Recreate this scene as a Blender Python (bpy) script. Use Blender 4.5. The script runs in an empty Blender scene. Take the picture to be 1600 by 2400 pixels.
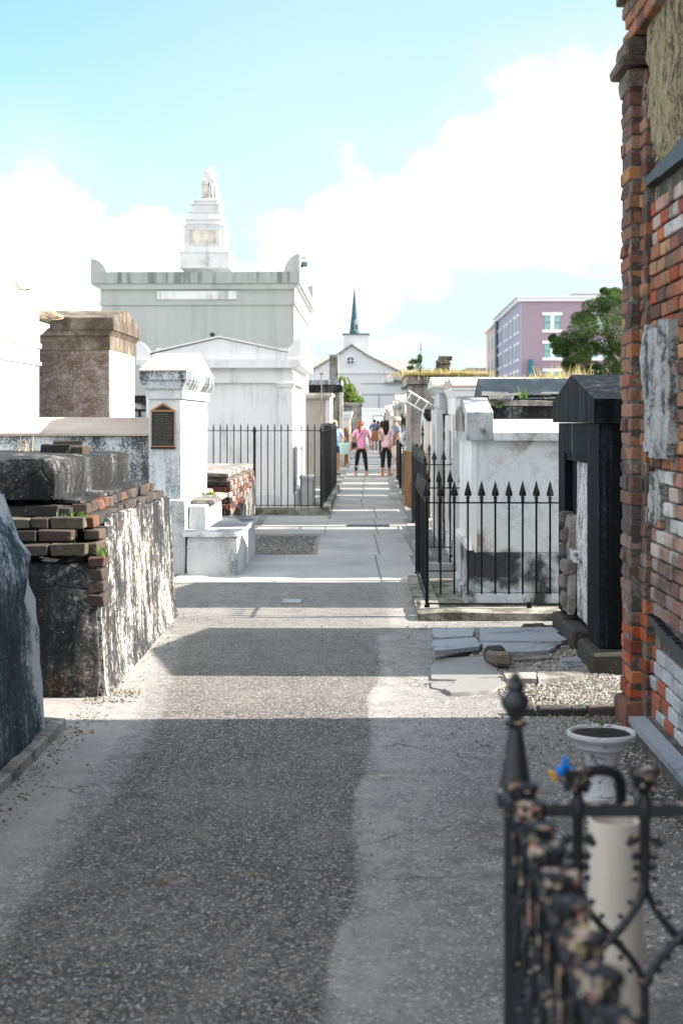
import bpy, bmesh, math, random
from mathutils import Vector, Matrix, noise
R = math.radians
rnd = random.Random(11)
scene = bpy.context.scene
col = scene.collection

# ------------------------------------------------------------------ camera
F = 3267.0; HX = 784.0; HY = 965.0; EYE = 1.65
cam_d = bpy.data.cameras.new("Camera"); cam = bpy.data.objects.new("Camera", cam_d); col.objects.link(cam)
cam.location = (0, 0, EYE); cam.rotation_euler = (R(90), 0, 0)
cam_d.sensor_fit = 'VERTICAL'; cam_d.sensor_height = 36; cam_d.sensor_width = 24
cam_d.lens = 50; cam_d.shift_y = -0.0896
cam_d.clip_start = 0.05; cam_d.clip_end = 3000
cam_d.dof.use_dof = True; cam_d.dof.focus_distance = 11.0; cam_d.dof.aperture_fstop = 4.0
scene.camera = cam
# ------------------------------------------------------------------ light and exposure
SUN_EL, SUN_AZ = R(33), R(2.5)          # azimuth measured from +X towards +Y
sdir = Vector((math.cos(SUN_EL)*math.cos(SUN_AZ), math.cos(SUN_EL)*math.sin(SUN_AZ), math.sin(SUN_EL)))
sun_d = bpy.data.lights.new("Sun", 'SUN'); sun_d.energy = 3.4; sun_d.angle = R(0.6); sun_d.color = (1, .93, .82)
sun = bpy.data.objects.new("Sun", sun_d); col.objects.link(sun)
sun.rotation_euler = sdir.to_track_quat('Z', 'Y').to_euler(); sun.location = (20, 0, 30)
scene.view_settings.view_transform = 'Standard'; scene.view_settings.look = 'None'
scene.view_settings.exposure = 2.15; scene.view_settings.gamma = 1.0
CLOUD_E = 0.26

def setup_world():
    w = bpy.data.worlds.new("World"); scene.world = w; w.use_nodes = True
    nt = w.node_tree; nt.nodes.clear()
    def N(t, **k):
        n = nt.nodes.new(t)
        for a, b in k.items(): setattr(n, a, b)
        return n
    def S(sock, v):
        if isinstance(v, bpy.types.NodeSocket): nt.links.new(v, sock)
        elif v is not None: sock.default_value = v
    def M(op, a, b=None, c=None, clamp=False):
        n = N('ShaderNodeMath', operation=op, use_clamp=clamp)
        S(n.inputs[0], a); S(n.inputs[1], b); S(n.inputs[2], c); return n.outputs[0]
    def mr(v, a, b, lo=0., hi=1.):
        n = N('ShaderNodeMapRange', interpolation_type='SMOOTHSTEP')
        S(n.inputs[0], v); S(n.inputs[1], a); S(n.inputs[2], b); S(n.inputs[3], lo); S(n.inputs[4], hi); return n.outputs[0]
    sky = N('ShaderNodeTexSky', sky_type='NISHITA'); sky.sun_disc = False
    sky.sun_elevation = SUN_EL; sky.sun_rotation = R(90)-SUN_AZ
    sky.dust_density = 1.2; sky.ozone_density = 1.6; sky.air_density = 1.0; sky.altitude = 0
    tc = N('ShaderNodeTexCoord'); sp = N('ShaderNodeSeparateXYZ'); nt.links.new(tc.outputs['Generated'], sp.inputs[0])
    x, y, z = sp.outputs
    ys = M('MAXIMUM', y, .15)
    u = M('DIVIDE', x, ys); v = M('DIVIDE', z, ys)
    cb = N('ShaderNodeCombineXYZ'); nt.links.new(u, cb.inputs[0]); nt.links.new(v, cb.inputs[1])
    n1 = N('ShaderNodeTexNoise'); n1.inputs['Scale'].default_value = 26; n1.inputs['Detail'].default_value = 7; n1.inputs['Roughness'].default_value = .55
    nt.links.new(cb.outputs[0], n1.inputs['Vector'])
    sub = N('ShaderNodeVectorMath', operation='SUBTRACT'); nt.links.new(n1.outputs['Color'], sub.inputs[0]); sub.inputs[1].default_value = (.5, .5, .5)
    sc = N('ShaderNodeVectorMath', operation='SCALE'); nt.links.new(sub.outputs[0], sc.inputs[0]); sc.inputs['Scale'].default_value = .042
    ad = N('ShaderNodeVectorMath', operation='ADD'); nt.links.new(cb.outputs[0], ad.inputs[0]); nt.links.new(sc.outputs[0], ad.inputs[1])
    warp = ad.outputs[0]
    # cumulus built as rounded heaps at fixed directions in the sky
    blobs = [(92,405,42),(60,470,80),(150,460,60),(200,520,80),(20,560,120),(300,540,75),(350,505,42),(395,515,32),(380,600,80),(250,640,150),(60,700,150),
             (800,352,26),(820,400,40),(845,470,75),(770,500,70),(660,520,60),(900,440,60),(700,600,110),(560,640,60),(800,640,140),(950,380,34),(990,380,50),(1040,330,50),(1080,290,45),(1120,300,60),
             (1160,185,38),(1210,170,40),(1300,160,42),(1265,210,60),(1360,190,60),(1415,140,38),(1500,160,90),(1230,300,120),(1400,330,160),(1100,430,140),(1000,500,110),(900,560,110),(980,620,70),(1300,500,130),(1450,520,120),(1130,560,80)]
    d = None
    for (px, py, r) in blobs:
        n = N('ShaderNodeVectorMath', operation='DISTANCE'); nt.links.new(warp, n.inputs[0])
        n.inputs[1].default_value = ((px-HX)/F, (HY-py)/F, 0)
        e = M('SUBTRACT', n.outputs['Value'], r/F)
        d = e if d is None else M('SMOOTH_MIN', d, e, .012)
    n5 = N('ShaderNodeTexNoise'); n5.inputs['Scale'].default_value = 9; n5.inputs['Detail'].default_value = 3; nt.links.new(cb.outputs[0], n5.inputs['Vector'])
    body = mr(M('DIVIDE', d, mr(n5.outputs['Fac'], .35, .65, .45, 1.9)), .002, -.010)
    front = mr(y, .25, .45)
    body = M('MULTIPLY', body, front)
    veil = M('MULTIPLY', mr(d, .09, -.015), .92)              # thin bright haze round the heaps
    low = mr(v, .115, .01)                                   # milky air towards the horizon
    low = M('MULTIPLY', low, .75)
    vl = M('MAXIMUM', M('MULTIPLY', veil, front), low)
    n2 = N('ShaderNodeTexNoise'); n2.inputs['Scale'].default_value = 2.2; n2.inputs['Detail'].default_value = 6
    nt.links.new(tc.outputs['Generated'], n2.inputs['Vector'])
    oth = M('MULTIPLY', mr(n2.outputs['Fac'], .38, .54), M('SUBTRACT', 1., front))  # unseen clouds outside the view, added as bright fill for the shade
    oth = M('MULTIPLY', oth, mr(z, .02, .1))
    # faint structure inside the clouds
    n3 = N('ShaderNodeTexNoise'); n3.inputs['Scale'].default_value = 12; n3.inputs['Detail'].default_value = 5
    nt.links.new(cb.outputs[0], n3.inputs['Vector'])
    shade = mr(M('ADD', M('MULTIPLY', n3.outputs['Fac'], .7), M('MULTIPLY', mr(d, 0., -.05), .3)), .44, .74, 1.1, .90)
    right = mr(u, -.27, .0)
    vh = M('MULTIPLY', M('ADD', M('MULTIPLY', right, 1.0), mr(v, .34, .12)), .42, clamp=True)
    vl = M('MAXIMUM', vl, M('MULTIPLY', vh, front))
    st = N('ShaderNodeMapping'); nt.links.new(cb.outputs[0], st.inputs[0]); st.inputs['Scale'].default_value = (7, 22, 1); st.inputs['Rotation'].default_value = (0, 0, R(-12))
    n6 = N('ShaderNodeTexNoise'); n6.inputs['Scale'].default_value = 1.; n6.inputs['Detail'].default_value = 7; nt.links.new(st.outputs[0], n6.inputs['Vector'])
    wisp = M('MULTIPLY', M('MULTIPLY', mr(n6.outputs['Fac'], .46, .66), mr(u, -.15, .02)), M('MULTIPLY', mr(v, .21, .12), .75))
    tint = N('ShaderNodeMix', data_type='RGBA', blend_type='MULTIPLY'); tint.inputs[0].default_value = 1
    nt.links.new(sky.outputs[0], tint.inputs[6]); tint.inputs[7].default_value = (SKY_T[0], SKY_T[1], SKY_T[2], 1)
    skys = N('ShaderNodeVectorMath', operation='SCALE'); nt.links.new(tint.outputs[2], skys.inputs[0]); skys.inputs['Scale'].default_value = SKY_S
    m1 = N('ShaderNodeMix', data_type='RGBA'); nt.links.new(vl, m1.inputs[0]); nt.links.new(skys.outputs[0], m1.inputs[6])
    m1.inputs[7].default_value = (.185, .222, .234, 1)
    cl = N('ShaderNodeVectorMath', operation='SCALE'); cl.inputs[0].default_value = (1, .985, .96)
    nt.links.new(M('MULTIPLY', M('ADD', M('MULTIPLY', shade, front), M('MULTIPLY', M('SUBTRACT', 1., front), 1.9)), CLOUD_E), cl.inputs['Scale'])
    m2 = N('ShaderNodeMix', data_type='RGBA'); nt.links.new(M('MAXIMUM', M('MAXIMUM', body, M('MULTIPLY', wisp, front)), M('MULTIPLY', oth, .92)), m2.inputs[0])
    nt.links.new(m1.outputs[2], m2.inputs[6]); nt.links.new(cl.outputs[0], m2.inputs[7])
    bg = N('ShaderNodeBackground'); nt.links.new(m2.outputs[2], bg.inputs[0]); bg.inputs[1].default_value = 1
    out = N('ShaderNodeOutputWorld'); nt.links.new(bg.outputs[0], out.inputs[0])
    w.cycles.sampling_method = 'MANUAL'; w.cycles.sample_map_resolution = 512
SKY_T = (.75, .94, .94); SKY_S = .075
setup_world()

# ------------------------------------------------------------------ helpers
def P(px, py, d): return Vector(((px-HX)/F*d, d, EYE-(py-HY)/F*d))
def gd(py): return EYE*F/(py-HY)
YAW = R(-1.14)

BOXF = [(0,3,2,1),(4,5,6,7),(0,1,5,4),(1,2,6,5),(2,3,7,6),(3,0,4,7)]
class MB:
    def __init__(s): s.v = []; s.f = []; s.c = []; s.M = None
    def add(s, vs, fs, c=(1,1,1)):
        o = len(s.v)
        s.v += [tuple(s.M @ Vector(p)) for p in vs] if s.M else [tuple(p) for p in vs]
        s.f += [tuple(i+o for i in f) for f in fs]; s.c += [c]*len(fs); return s
    def box(s, x0,x1,y0,y1,z0,z1, tx=0, ty=0, c=(1,1,1)):
        vs = [(x0,y0,z0),(x1,y0,z0),(x1,y1,z0),(x0,y1,z0),(x0+tx,y0+ty,z1),(x1-tx,y0+ty,z1),(x1-tx,y1-ty,z1),(x0+tx,y1-ty,z1)]
        return s.add(vs, BOXF, c)
    def bbox(s, cx,cy,cz, sx,sy,sz, b=.006, rz=0, rx=0, ry=0, jit=0, c=(1,1,1)):   # bevelled box about its centre
        T = Matrix.Translation((cx,cy,cz)) @ Matrix.Rotation(rz,4,'Z') @ Matrix.Rotation(rx,4,'X') @ Matrix.Rotation(ry,4,'Y')
        hx,hy,hz = sx/2,sy/2,sz/2; vs = []; ix = {}
        for a in (-1,1):
            for d in (-1,1):
                for e in (-1,1):
                    j = Vector((rnd.uniform(-jit,jit),rnd.uniform(-jit,jit),rnd.uniform(-jit,jit))) if jit else Vector()
                    for k in range(3):
                        p = [a*(hx-b), d*(hy-b), e*(hz-b)]
                        p[k] = (a*hx, d*hy, e*hz)[k]
                        ix[(a,d,e,k)] = len(vs); vs.append(T @ (Vector(p)+j))
        g = ix; fs = []
        def q(*l): fs.append(tuple(g[i] for i in l))
        for e in (-1,1): 
            l = [(-1,-1,e,2),(1,-1,e,2),(1,1,e,2),(-1,1,e,2)]; q(*(l if e==1 else l[::-1]))
            l = [(-1,e,-1,1),(1,e,-1,1),(1,e,1,1),(-1,e,1,1)]; q(*(l if e==-1 else l[::-1]))
            l = [(e,-1,-1,0),(e,1,-1,0),(e,1,1,0),(e,-1,1,0)]; q(*(l if e==1 else l[::-1]))
        for a in (-1,1):
            for d in (-1,1):
                s_ = a*d
                l=[(a,d,-1,0),(a,d,-1,1),(a,d,1,1),(a,d,1,0)]; q(*(l if s_==1 else l[::-1]))
                l=[(a,-1,d,0),(a,-1,d,2),(a,1,d,2),(a,1,d,0)]; q(*(l[::-1] if s_==1 else l))
                l=[(-1,a,d,1),(-1,a,d,2),(1,a,d,2),(1,a,d,1)]; q(*(l if s_==1 else l[::-1]))
                for e in (-1,1):
                    l=[(a,d,e,0),(a,d,e,1),(a,d,e,2)]; q(*(l if a*d*e==1 else l[::-1]))
        return s.add(vs, fs, c)
    def rough(s, x0,x1,y0,y1,z0,z1, seg=.12, amp=.012, fr=2.5, warp=None, rd=.015, seed=0, c=(1,1,1)):
        nx,ny,nz = [max(1,min(60,int(round((b-a)/seg)))) for a,b in ((x0,x1),(y0,y1),(z0,z1))]
        ix = {}; vs = []; fs = []
        def vi(i,j,k):
            if (i,j,k) in ix: return ix[(i,j,k)]
            p = Vector((x0+(x1-x0)*i/nx, y0+(y1-y0)*j/ny, z0+(z1-z0)*k/nz))
            on = [i in (0,nx), j in (0,ny), k in (0,nz)]
            if sum(on) >= 2:
                f = rd*(sum(on)-1)*.6
                if on[0]: p.x += f if i==0 else -f
                if on[1]: p.y += f if j==0 else -f
                if on[2] and k == nz: p.z -= f
            q = p*fr+Vector((seed*7.3, seed*3.1, 0))
            nv = noise.noise_vector(q)*amp + noise.noise_vector(q*4)*amp*.4
            if k == 0: nv.z = 0
            p += nv
            if warp: p = warp(p)
            ix[(i,j,k)] = len(vs); vs.append(p); return ix[(i,j,k)]
        for j in range(ny):
            for k in range(nz):
                fs.append((vi(0,j,k),vi(0,j,k+1),vi(0,j+1,k+1),vi(0,j+1,k))); fs.append((vi(nx,j,k),vi(nx,j+1,k),vi(nx,j+1,k+1),vi(nx,j,k+1)))
        for i in range(nx):
            for k in range(nz):
                fs.append((vi(i,0,k),vi(i+1,0,k),vi(i+1,0,k+1),vi(i,0,k+1))); fs.append((vi(i,ny,k),vi(i,ny,k+1),vi(i+1,ny,k+1),vi(i+1,ny,k)))
        for i in range(nx):
            for j in range(ny):
                fs.append((vi(i,j,nz),vi(i+1,j,nz),vi(i+1,j+1,nz),vi(i,j+1,nz))); fs.append((vi(i,j,0),vi(i,j+1,0),vi(i+1,j+1,0),vi(i+1,j,0)))
        return s.add(vs, fs, c)
    def prism(s, poly, ax, a, b, c=(1,1,1)):
        n = len(poly)
        mk = {'x': lambda p,t:(t,p[0],p[1]), 'y': lambda p,t:(p[0],t,p[1]), 'z': lambda p,t:(p[0],p[1],t)}[ax]
        vs = [mk(p,a) for p in poly]+[mk(p,b) for p in poly]
        fs = [tuple(range(n))[::-1], tuple(range(n,2*n))]+[(i,(i+1)%n,(i+1)%n+n,i+n) for i in range(n)]
        ar = sum(poly[i][0]*poly[(i+1)%n][1]-poly[(i+1)%n][0]*poly[i][1] for i in range(n))
        flip = (ar < 0) != (ax == 'y')
        if (b < a): flip = not flip
        if flip: fs = [f[::-1] for f in fs]
        return s.add(vs, fs, c)
    def tube(s, pts, r, n=8, c=(1,1,1), cap=True):
        pts = [Vector(p) for p in pts]; rs = r if isinstance(r,(list,tuple)) else [r]*len(pts)
        vs = []; fs = []; up = None
        for i,p in enumerate(pts):
            t = (pts[min(i+1,len(pts)-1)]-pts[max(i-1,0)]).normalized()
            if up is None:
                up = Vector((0,1,0)) if abs(t.y) < .9 else Vector((1,0,0))
            a = (up - t*up.dot(t)).normalized(); b = t.cross(a); up = a
            for k in range(n):
                w = 2*math.pi*k/n
                vs.append(p+(a*math.cos(w)+b*math.sin(w))*rs[i])
        for i in range(len(pts)-1):
            for k in range(n):
                k2 = (k+1)%n; fs.append((i*n+k, i*n+k2, (i+1)*n+k2, (i+1)*n+k))
        if cap: fs.append(tuple(range(n))[::-1]); fs.append(tuple((len(pts)-1)*n+k for k in range(n)))
        return s.add(vs, fs, c)
    def lathe(s, prof, cx=0, cy=0, n=20, ph=0, c=(1,1,1), sx=1, sy=1, cap=True):
        vs = []; fs = []
        for (r,z) in prof:
            for k in range(n):
                w = 2*math.pi*k/n+ph; vs.append((cx+r*math.cos(w)*sx, cy+r*math.sin(w)*sy, z))
        for i in range(len(prof)-1):
            for k in range(n):
                k2=(k+1)%n; fs.append((i*n+k,i*n+k2,(i+1)*n+k2,(i+1)*n+k))
        if prof[0][0] > 1e-4: fs.append(tuple(range(n))[::-1])
        if prof[-1][0] > 1e-4 and cap: fs.append(tuple((len(prof)-1)*n+k for k in range(n)))
        return s.add(vs, fs, c)
    def ball(s, cx,cy,cz, rx,ry=None,rz=None, n=10, c=(1,1,1)):
        ry = ry or rx; rz = rz or rx
        pr = [(max(math.sin(math.pi*i/n),1e-5), -math.cos(math.pi*i/n)) for i in range(n+1)]
        o = len(s.v); s.lathe([(r,z) for r,z in pr], n=n+4, c=c)
        for i in range(o, len(s.v)):
            x,y,z = s.v[i]; p = Vector((cx+x*rx, cy+y*ry, cz+z*rz)); s.v[i] = tuple(p)
        return s
    def jitter(s, amp, fr=3, zamp=None):
        for i,p in enumerate(s.v):
            q = Vector(p); n = noise.noise_vector(q*fr)*amp+noise.noise_vector(q*fr*4.1)*amp*.4
            if zamp is not None: n.z *= zamp
            s.v[i] = tuple(q+n)
        return s
    def build(s, name, m, parent=None, ang=26, smooth=True):
        me = bpy.data.meshes.new(name); me.from_pydata(s.v, [], s.f)
        if any(c != (1,1,1) for c in s.c):
            at = me.color_attributes.new("Col", 'FLOAT_COLOR', 'CORNER'); buf = []
            for f,c in zip(s.f, s.c): buf += [c[0],c[1],c[2],1.0]*len(f)
            at.data.foreach_set('color', buf)
        if m: me.materials.append(m)
        if smooth:
            me.polygons.foreach_set('use_smooth', [True]*len(s.f)); me.set_sharp_from_angle(angle=R(ang))
        me.update()
        o = bpy.data.objects.new(name, me); col.objects.link(o)
        if parent is not None: o.parent = parent
        return o
def thing(name, label, cat, loc=(0,0,0), rz=0, group=None):
    o = bpy.data.objects.new(name, None); col.objects.link(o); o.empty_display_size = .2
    o.location = loc; o.rotation_euler = (0,0,rz); return tag(o, label, cat, group)
def tag(o, label, cat, group=None):
    o['label'] = label; o['category'] = cat
    if group: o['group'] = group
    return o
def struct(o): o['kind'] = 'structure'; return o
def stuff(o, label, cat): tag(o, label, cat); o['kind'] = 'stuff'; return o
def dup(o, parent=None, loc=None, rot=None):
    c = o.copy(); col.objects.link(c)
    if parent is not None: c.parent = parent
    if loc is not None: c.location = loc
    if rot is not None: c.rotation_euler = rot
    return c

# ------------------------------------------------------------------ materials
class NT:
    def __init__(s, name, rough=.85, spec=.3):
        s.m = bpy.data.materials.new(name); s.m.use_nodes = True; s.nt = s.m.node_tree
        s.b = s.nt.nodes['Principled BSDF']; s.b.inputs['Roughness'].default_value = rough
        s.b.inputs['Specular IOR Level'].default_value = spec
        s.pos = s.n('ShaderNodeNewGeometry').outputs['Position']
        s.obj = None
    def n(s, t, ins=None, **k):
        n = s.nt.nodes.new(t)
        for a,b in k.items(): setattr(n,a,b)
        for a,b in (ins or {}).items(): s.set(n.inputs[a], b)
        return n
    def set(s, sock, v):
        if isinstance(v, bpy.types.NodeSocket): s.nt.links.new(v, sock)
        else: sock.default_value = v
    def math(s, op, a, b=0., c=0., clamp=False): return s.n('ShaderNodeMath', {0:a,1:b,2:c}, operation=op, use_clamp=clamp).outputs[0]
    def mp(s, sc, vec=None):
        return s.n('ShaderNodeMapping', {'Vector': vec or s.pos, 'Scale': sc}).outputs[0]
    def noise(s, scale, detail=6, rough=.55, vec=None, dist=0.):
        return s.n('ShaderNodeTexNoise', {'Vector': vec or s.pos, 'Scale': scale, 'Detail': detail, 'Roughness': rough, 'Distortion': dist}).outputs['Fac']
    def vor(s, scale, vec=None, out='Color', feat='F1', rnd_=1.):
        return s.n('ShaderNodeTexVoronoi', {'Vector': vec or s.pos, 'Scale': scale, 'Randomness': rnd_}, feature=feat).outputs[out]
    def ramp(s, fac, stops, interp='LINEAR'):
        n = s.n('ShaderNodeValToRGB', {0: fac}); cr = n.color_ramp; cr.interpolation = interp
        while len(cr.elements) < len(stops): cr.elements.new(.5)
        for e,(p,c) in zip(cr.elements, stops): e.position = p; e.color = (c[0],c[1],c[2],1)
        return n.outputs[0]
    def mr(s, v, a, b, lo=0., hi=1., it='SMOOTHSTEP'):
        return s.n('ShaderNodeMapRange', {0:v,1:a,2:b,3:lo,4:hi}, interpolation_type=it).outputs[0]
    def mix(s, f, a, b, bt='MIX'):
        n = s.n('ShaderNodeMix', data_type='RGBA', blend_type=bt)
        s.set(n.inputs[0], f)
        for i,v in ((6,a),(7,b)): s.set(n.inputs[i], v if isinstance(v, bpy.types.NodeSocket) else (v[0],v[1],v[2],1))
        return n.outputs[2]
    def bump(s, h, dist=.01, st=.6):
        n = s.n('ShaderNodeBump', {'Height': h, 'Distance': dist, 'Strength': st}); s.nt.links.new(n.outputs[0], s.b.inputs['Normal']); return s
    def color(s, c): s.set(s.b.inputs['Base Color'], c if isinstance(c, bpy.types.NodeSocket) else (c[0],c[1],c[2],1)); return s
    def done(s): return s.m

def weathered(name, stops, scale=1.6, streak=.5, sxy=9, sz=.7, rough=.85, bump=.5, gain=1.0, fine=.12, bd=.008, speck=None, crack=False, spec=.3, grit=0, tint=None, edge=None):
    """old limewash / stone: blotches and run-down streaks pushed through a colour ramp"""
    t = NT(name, rough, spec)
    a = t.noise(scale, 9, .62, dist=.3)
    b = t.noise(1.0, 8, .6, vec=t.mp((sxy,sxy,sz)))
    f = t.math('ADD', t.math('MULTIPLY', a, 1-streak-grit), t.math('MULTIPLY', b, streak))
    if grit: f = t.math('ADD', f, t.math('MULTIPLY', t.noise(22, 9, .75), grit))
    if edge: f = t.math('ADD', f, t.math('MULTIPLY', t.mr(t.math('ADD', t.n('ShaderNodeSeparateXYZ', {0: t.pos}).outputs[edge[0]], t.math('MULTIPLY', t.math('SUBTRACT', a, .5), 1.2)), edge[1], edge[2]), edge[3]))
    fn = t.noise(45, 5, .7)
    f = t.math('ADD', t.math('MULTIPLY', t.math('SUBTRACT', f, .5), 2.0*gain), t.math('MULTIPLY', t.math('SUBTRACT', fn, .5), fine*3))
    f = t.math('ADD', f, .5, clamp=True)
    c = t.ramp(f, stops)
    if tint: c = t.mix(t.mr(t.noise(2.3, 6, .65), .5, .66, 0., tint[1]), c, tint[0], 'MULTIPLY')
    if speck:
        sp = t.mr(t.noise(60, 3, .6), .66, .72)
        c = t.mix(t.math('MULTIPLY', sp, speck[1]), c, speck[0])
    h = t.math('ADD', fn, t.math('MULTIPLY', a, .8))
    if crack:
        cd = t.vor(1.7, vec=t.n('ShaderNodeVectorMath', {0: t.pos, 1: t.n('ShaderNodeVectorMath', {0: t.n('ShaderNodeTexNoise', {'Vector': t.pos, 'Scale': 5., 'Detail': 4.}).outputs['Color'], 'Scale': .07}, operation='SCALE').outputs[0]}, operation='ADD').outputs[0], out='Distance', feat='DISTANCE_TO_EDGE')
        cm = t.mr(cd, .0, .012, 1., 0.)
        c = t.mix(t.math('MULTIPLY', cm, .8), c, (.02,.02,.02)); h = t.math('SUBTRACT', h, cm)
    t.color(c); t.bump(h, bd, bump); return t.done()
def plain(name, c, rough=.6, var=.15, metal=0, scale=12, bump=.2, spec=.4):
    t = NT(name, rough, spec); f = t.noise(scale, 6, .6)
    t.color(t.mix(f, tuple(x*(1-var) for x in c), tuple(min(1,x*(1+var)) for x in c))); t.b.inputs['Metallic'].default_value = metal
    t.bump(f, .004, bump); return t.done()

MT = {}
BLK=(.012,.016,.022); DBL=(.035,.05,.068); GRY=(.2,.225,.25); LGR=(.42,.44,.46); WHT=(.72,.73,.74)
MT['dark'] = weathered('blackened_stucco', [(0,(.006,.007,.008)),(.46,(.013,.014,.016)),(.62,(.034,.036,.04)),(.74,(.09,.09,.09)),(.85,(.26,.26,.255)),(.95,(.5,.5,.5))], 2.4, .3, 12, 1.3, gain=1.35, fine=.3, grit=.2, speck=((.5,.5,.5),.8), bump=1.0, bd=.014, crack=True, tint=((.9,.6,.4),.8))
MT['bluedark'] = weathered('dark_blue_stucco', [(0,(.005,.010,.016)),(.42,(.014,.028,.043)),(.57,(.035,.062,.088)),(.69,(.11,.155,.19)),(.85,(.42,.46,.5))], 2.0, .4, 12, 1.2, gain=1.3, fine=.35, grit=.2, speck=((.5,.56,.62),.9), bump=1.0, bd=.014, edge=(1,6.95,7.4,.17))
MT['streaky'] = weathered('streaked_limewash', [(0,(.010,.011,.014)),(.44,(.028,.030,.035)),(.55,(.085,.085,.085)),(.63,(.22,.215,.20)),(.73,(.45,.43,.41)),(.9,(.62,.60,.58))], 2.4, .27, 15, 2.8, gain=2.1, fine=.4, grit=.33, bump=.9, tint=((1,.86,.7),.8))
MT['stained'] = weathered('stained_limewash', [(0,(.05,.065,.08)),(.30,(.14,.17,.2)),(.42,(.34,.38,.41)),(.55,(.56,.59,.61)),(1,(.74,.75,.76))], 1.1, .5, 10, .9, gain=1.0, fine=.25, bump=.5)
MT['vault'] = weathered('lichened_vault_wall', [(0,(.03,.035,.04)),(.38,(.09,.1,.11)),(.5,(.3,.32,.34)),(.62,(.5,.53,.55)),(1,(.68,.7,.72))], 1.7, .4, 9, 1.2, gain=1.1, fine=.4, bump=.6)
MT['white'] = weathered('white_limewash', [(0,(.25,.25,.26)),(.22,(.45,.45,.46)),(.36,(.64,.64,.645)),(.5,(.71,.71,.715)),(1,(.78,.78,.785))], 1.3, .5, 8, .7, gain=1.15, fine=.10, bump=.35)
MT['statuary'] = weathered('weathered_white_marble', [(0,(.2,.19,.18)),(.25,(.45,.44,.43)),(.42,(.58,.58,.59)),(1,(.68,.68,.70))], 2, .4, 6, 1, gain=1.1, fine=.1, bump=.3)
MT['stainedlight'] = weathered('lightly_stained_limewash', [(0,(.10,.115,.125)),(.26,(.27,.29,.30)),(.38,(.46,.475,.485)),(.52,(.57,.58,.59)),(1,(.66,.665,.67))], 1.6, .3, 6, 1.2, gain=1.05, fine=.22, grit=.1, bump=.5)
MT['greyblue'] = weathered('pale_grey_render', [(0,(.22,.24,.235)),(.3,(.34,.36,.35)),(.5,(.40,.42,.41)),(1,(.45,.47,.46))], .5, .6, 3.5, .25, gain=.9, fine=.04, bump=.15)
MT['greytop'] = weathered('grey_render_with_dark_runs', [(0,(.10,.11,.11)),(.36,(.2,.215,.21)),(.52,(.33,.35,.34)),(1,(.40,.42,.41))], .6, .85, 5, .3, gain=1.2, fine=.06, bump=.15)
MT['brown'] = weathered('brown_weathered_stone', [(0,(.04,.03,.024)),(.35,(.10,.07,.05)),(.52,(.17,.13,.11)),(.66,(.23,.215,.22)),(.82,(.28,.28,.3)),(1,(.42,.42,.42))], 5, .25, 6, 14, gain=.85, grit=.3, fine=.35, bump=.7)
MT['browntop'] = weathered('brown_moulding', [(0,(.025,.018,.013)),(.4,(.085,.065,.048)),(.6,(.17,.14,.108)),(1,(.36,.32,.27))], 2.2, .3, 6, 2, gain=1.1, fine=.25, bump=.7)
MT['sand'] = weathered('sandy_mortar_roof', [(0,(.2,.17,.14)),(.4,(.38,.33,.28)),(1,(.5,.46,.41))], 1.5, .1, gain=.8, fine=.15, bump=.5)
MT['slate'] = weathered('blue_black_slate', [(0,(.006,.009,.012)),(.5,(.016,.024,.032)),(.75,(.045,.06,.07)),(1,(.22,.23,.24))], 2.2, .2, gain=1.0, fine=.2, rough=.55, bump=.6)
MT['black'] = weathered('black_painted_stucco', [(0,(.003,.004,.005)),(.48,(.006,.008,.010)),(.66,(.02,.024,.03)),(.80,(.065,.072,.08)),(.95,(.28,.29,.3))], 1.2, .75, 12, .45, gain=.95, fine=.22, rough=.75, spec=.08, bump=.4)
MT['flaked'] = weathered('flaked_white_stucco', [(0,(.03,.03,.035)),(.36,(.2,.2,.2)),(.46,(.6,.6,.6)),(1,(.74,.74,.73))], 7, .6, 22, 4, gain=1.5, fine=.5, bump=1.0, bd=.015)
MT['concrete'] = weathered('worn_concrete', [(0,(.1,.1,.1)),(.35,(.22,.22,.215)),(.6,(.33,.33,.32)),(1,(.46,.45,.43))], 1.8, .05, gain=1.1, fine=.3, bump=.5)
MT['mossyconc'] = weathered('mossy_concrete_kerb', [(0,(.03,.035,.025)),(.35,(.1,.1,.075)),(.6,(.25,.24,.21)),(1,(.42,.41,.38))], 3, .1, gain=1.3, fine=.3, bump=.7)
MT['greystone'] = weathered('grey_brown_stone', [(0,(.04,.04,.04)),(.35,(.13,.12,.11)),(.6,(.28,.26,.24)),(1,(.45,.43,.4))], 2.2, .4, 8, 1, gain=1.2, fine=.3, bump=.8)
MT['cream'] = weathered('cream_stained_stone', [(0,(.16,.13,.1)),(.35,(.42,.38,.32)),(.55,(.62,.58,.52)),(1,(.75,.72,.67))], 2.0, .4, 8, 1, gain=1.1, fine=.15, bump=.4)
def marble(name, base, vein, dirt, amt):
    t = NT(name, .5, .5)
    w = t.noise(2.3, 8, .6, vec=t.mp((1.6,1.6,.8)), dist=1.6)
    v = t.mr(t.math('ABSOLUTE', t.math('SUBTRACT', w, .52)), 0., .035, 1., 0.)
    c = t.mix(t.math('MULTIPLY', v, t.mr(t.noise(2.5,4), .38, .6, .05, .5)), base, vein)
    d = t.mr(t.noise(1.6, 8, .65, dist=.4), 1-amt-.06, 1-amt+.08)
    c = t.mix(d, c, t.mix(t.noise(20,5), dirt, tuple(x*.4 for x in dirt)))
    t.color(c); t.bump(t.noise(30,5), .004, .3); return t.done()
MT['marble'] = marble('white_veined_marble', (.62,.64,.66), (.34,.38,.42), (.36,.30,.25), .43)
MT['marbledirty'] = marble('black_stained_marble', (.5,.53,.56), (.25,.28,.32), (.04,.04,.045), .5)
MT['marblegrey'] = marble('grey_veined_marble', (.4,.42,.44), (.7,.7,.7), (.05,.05,.055), .47)
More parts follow.
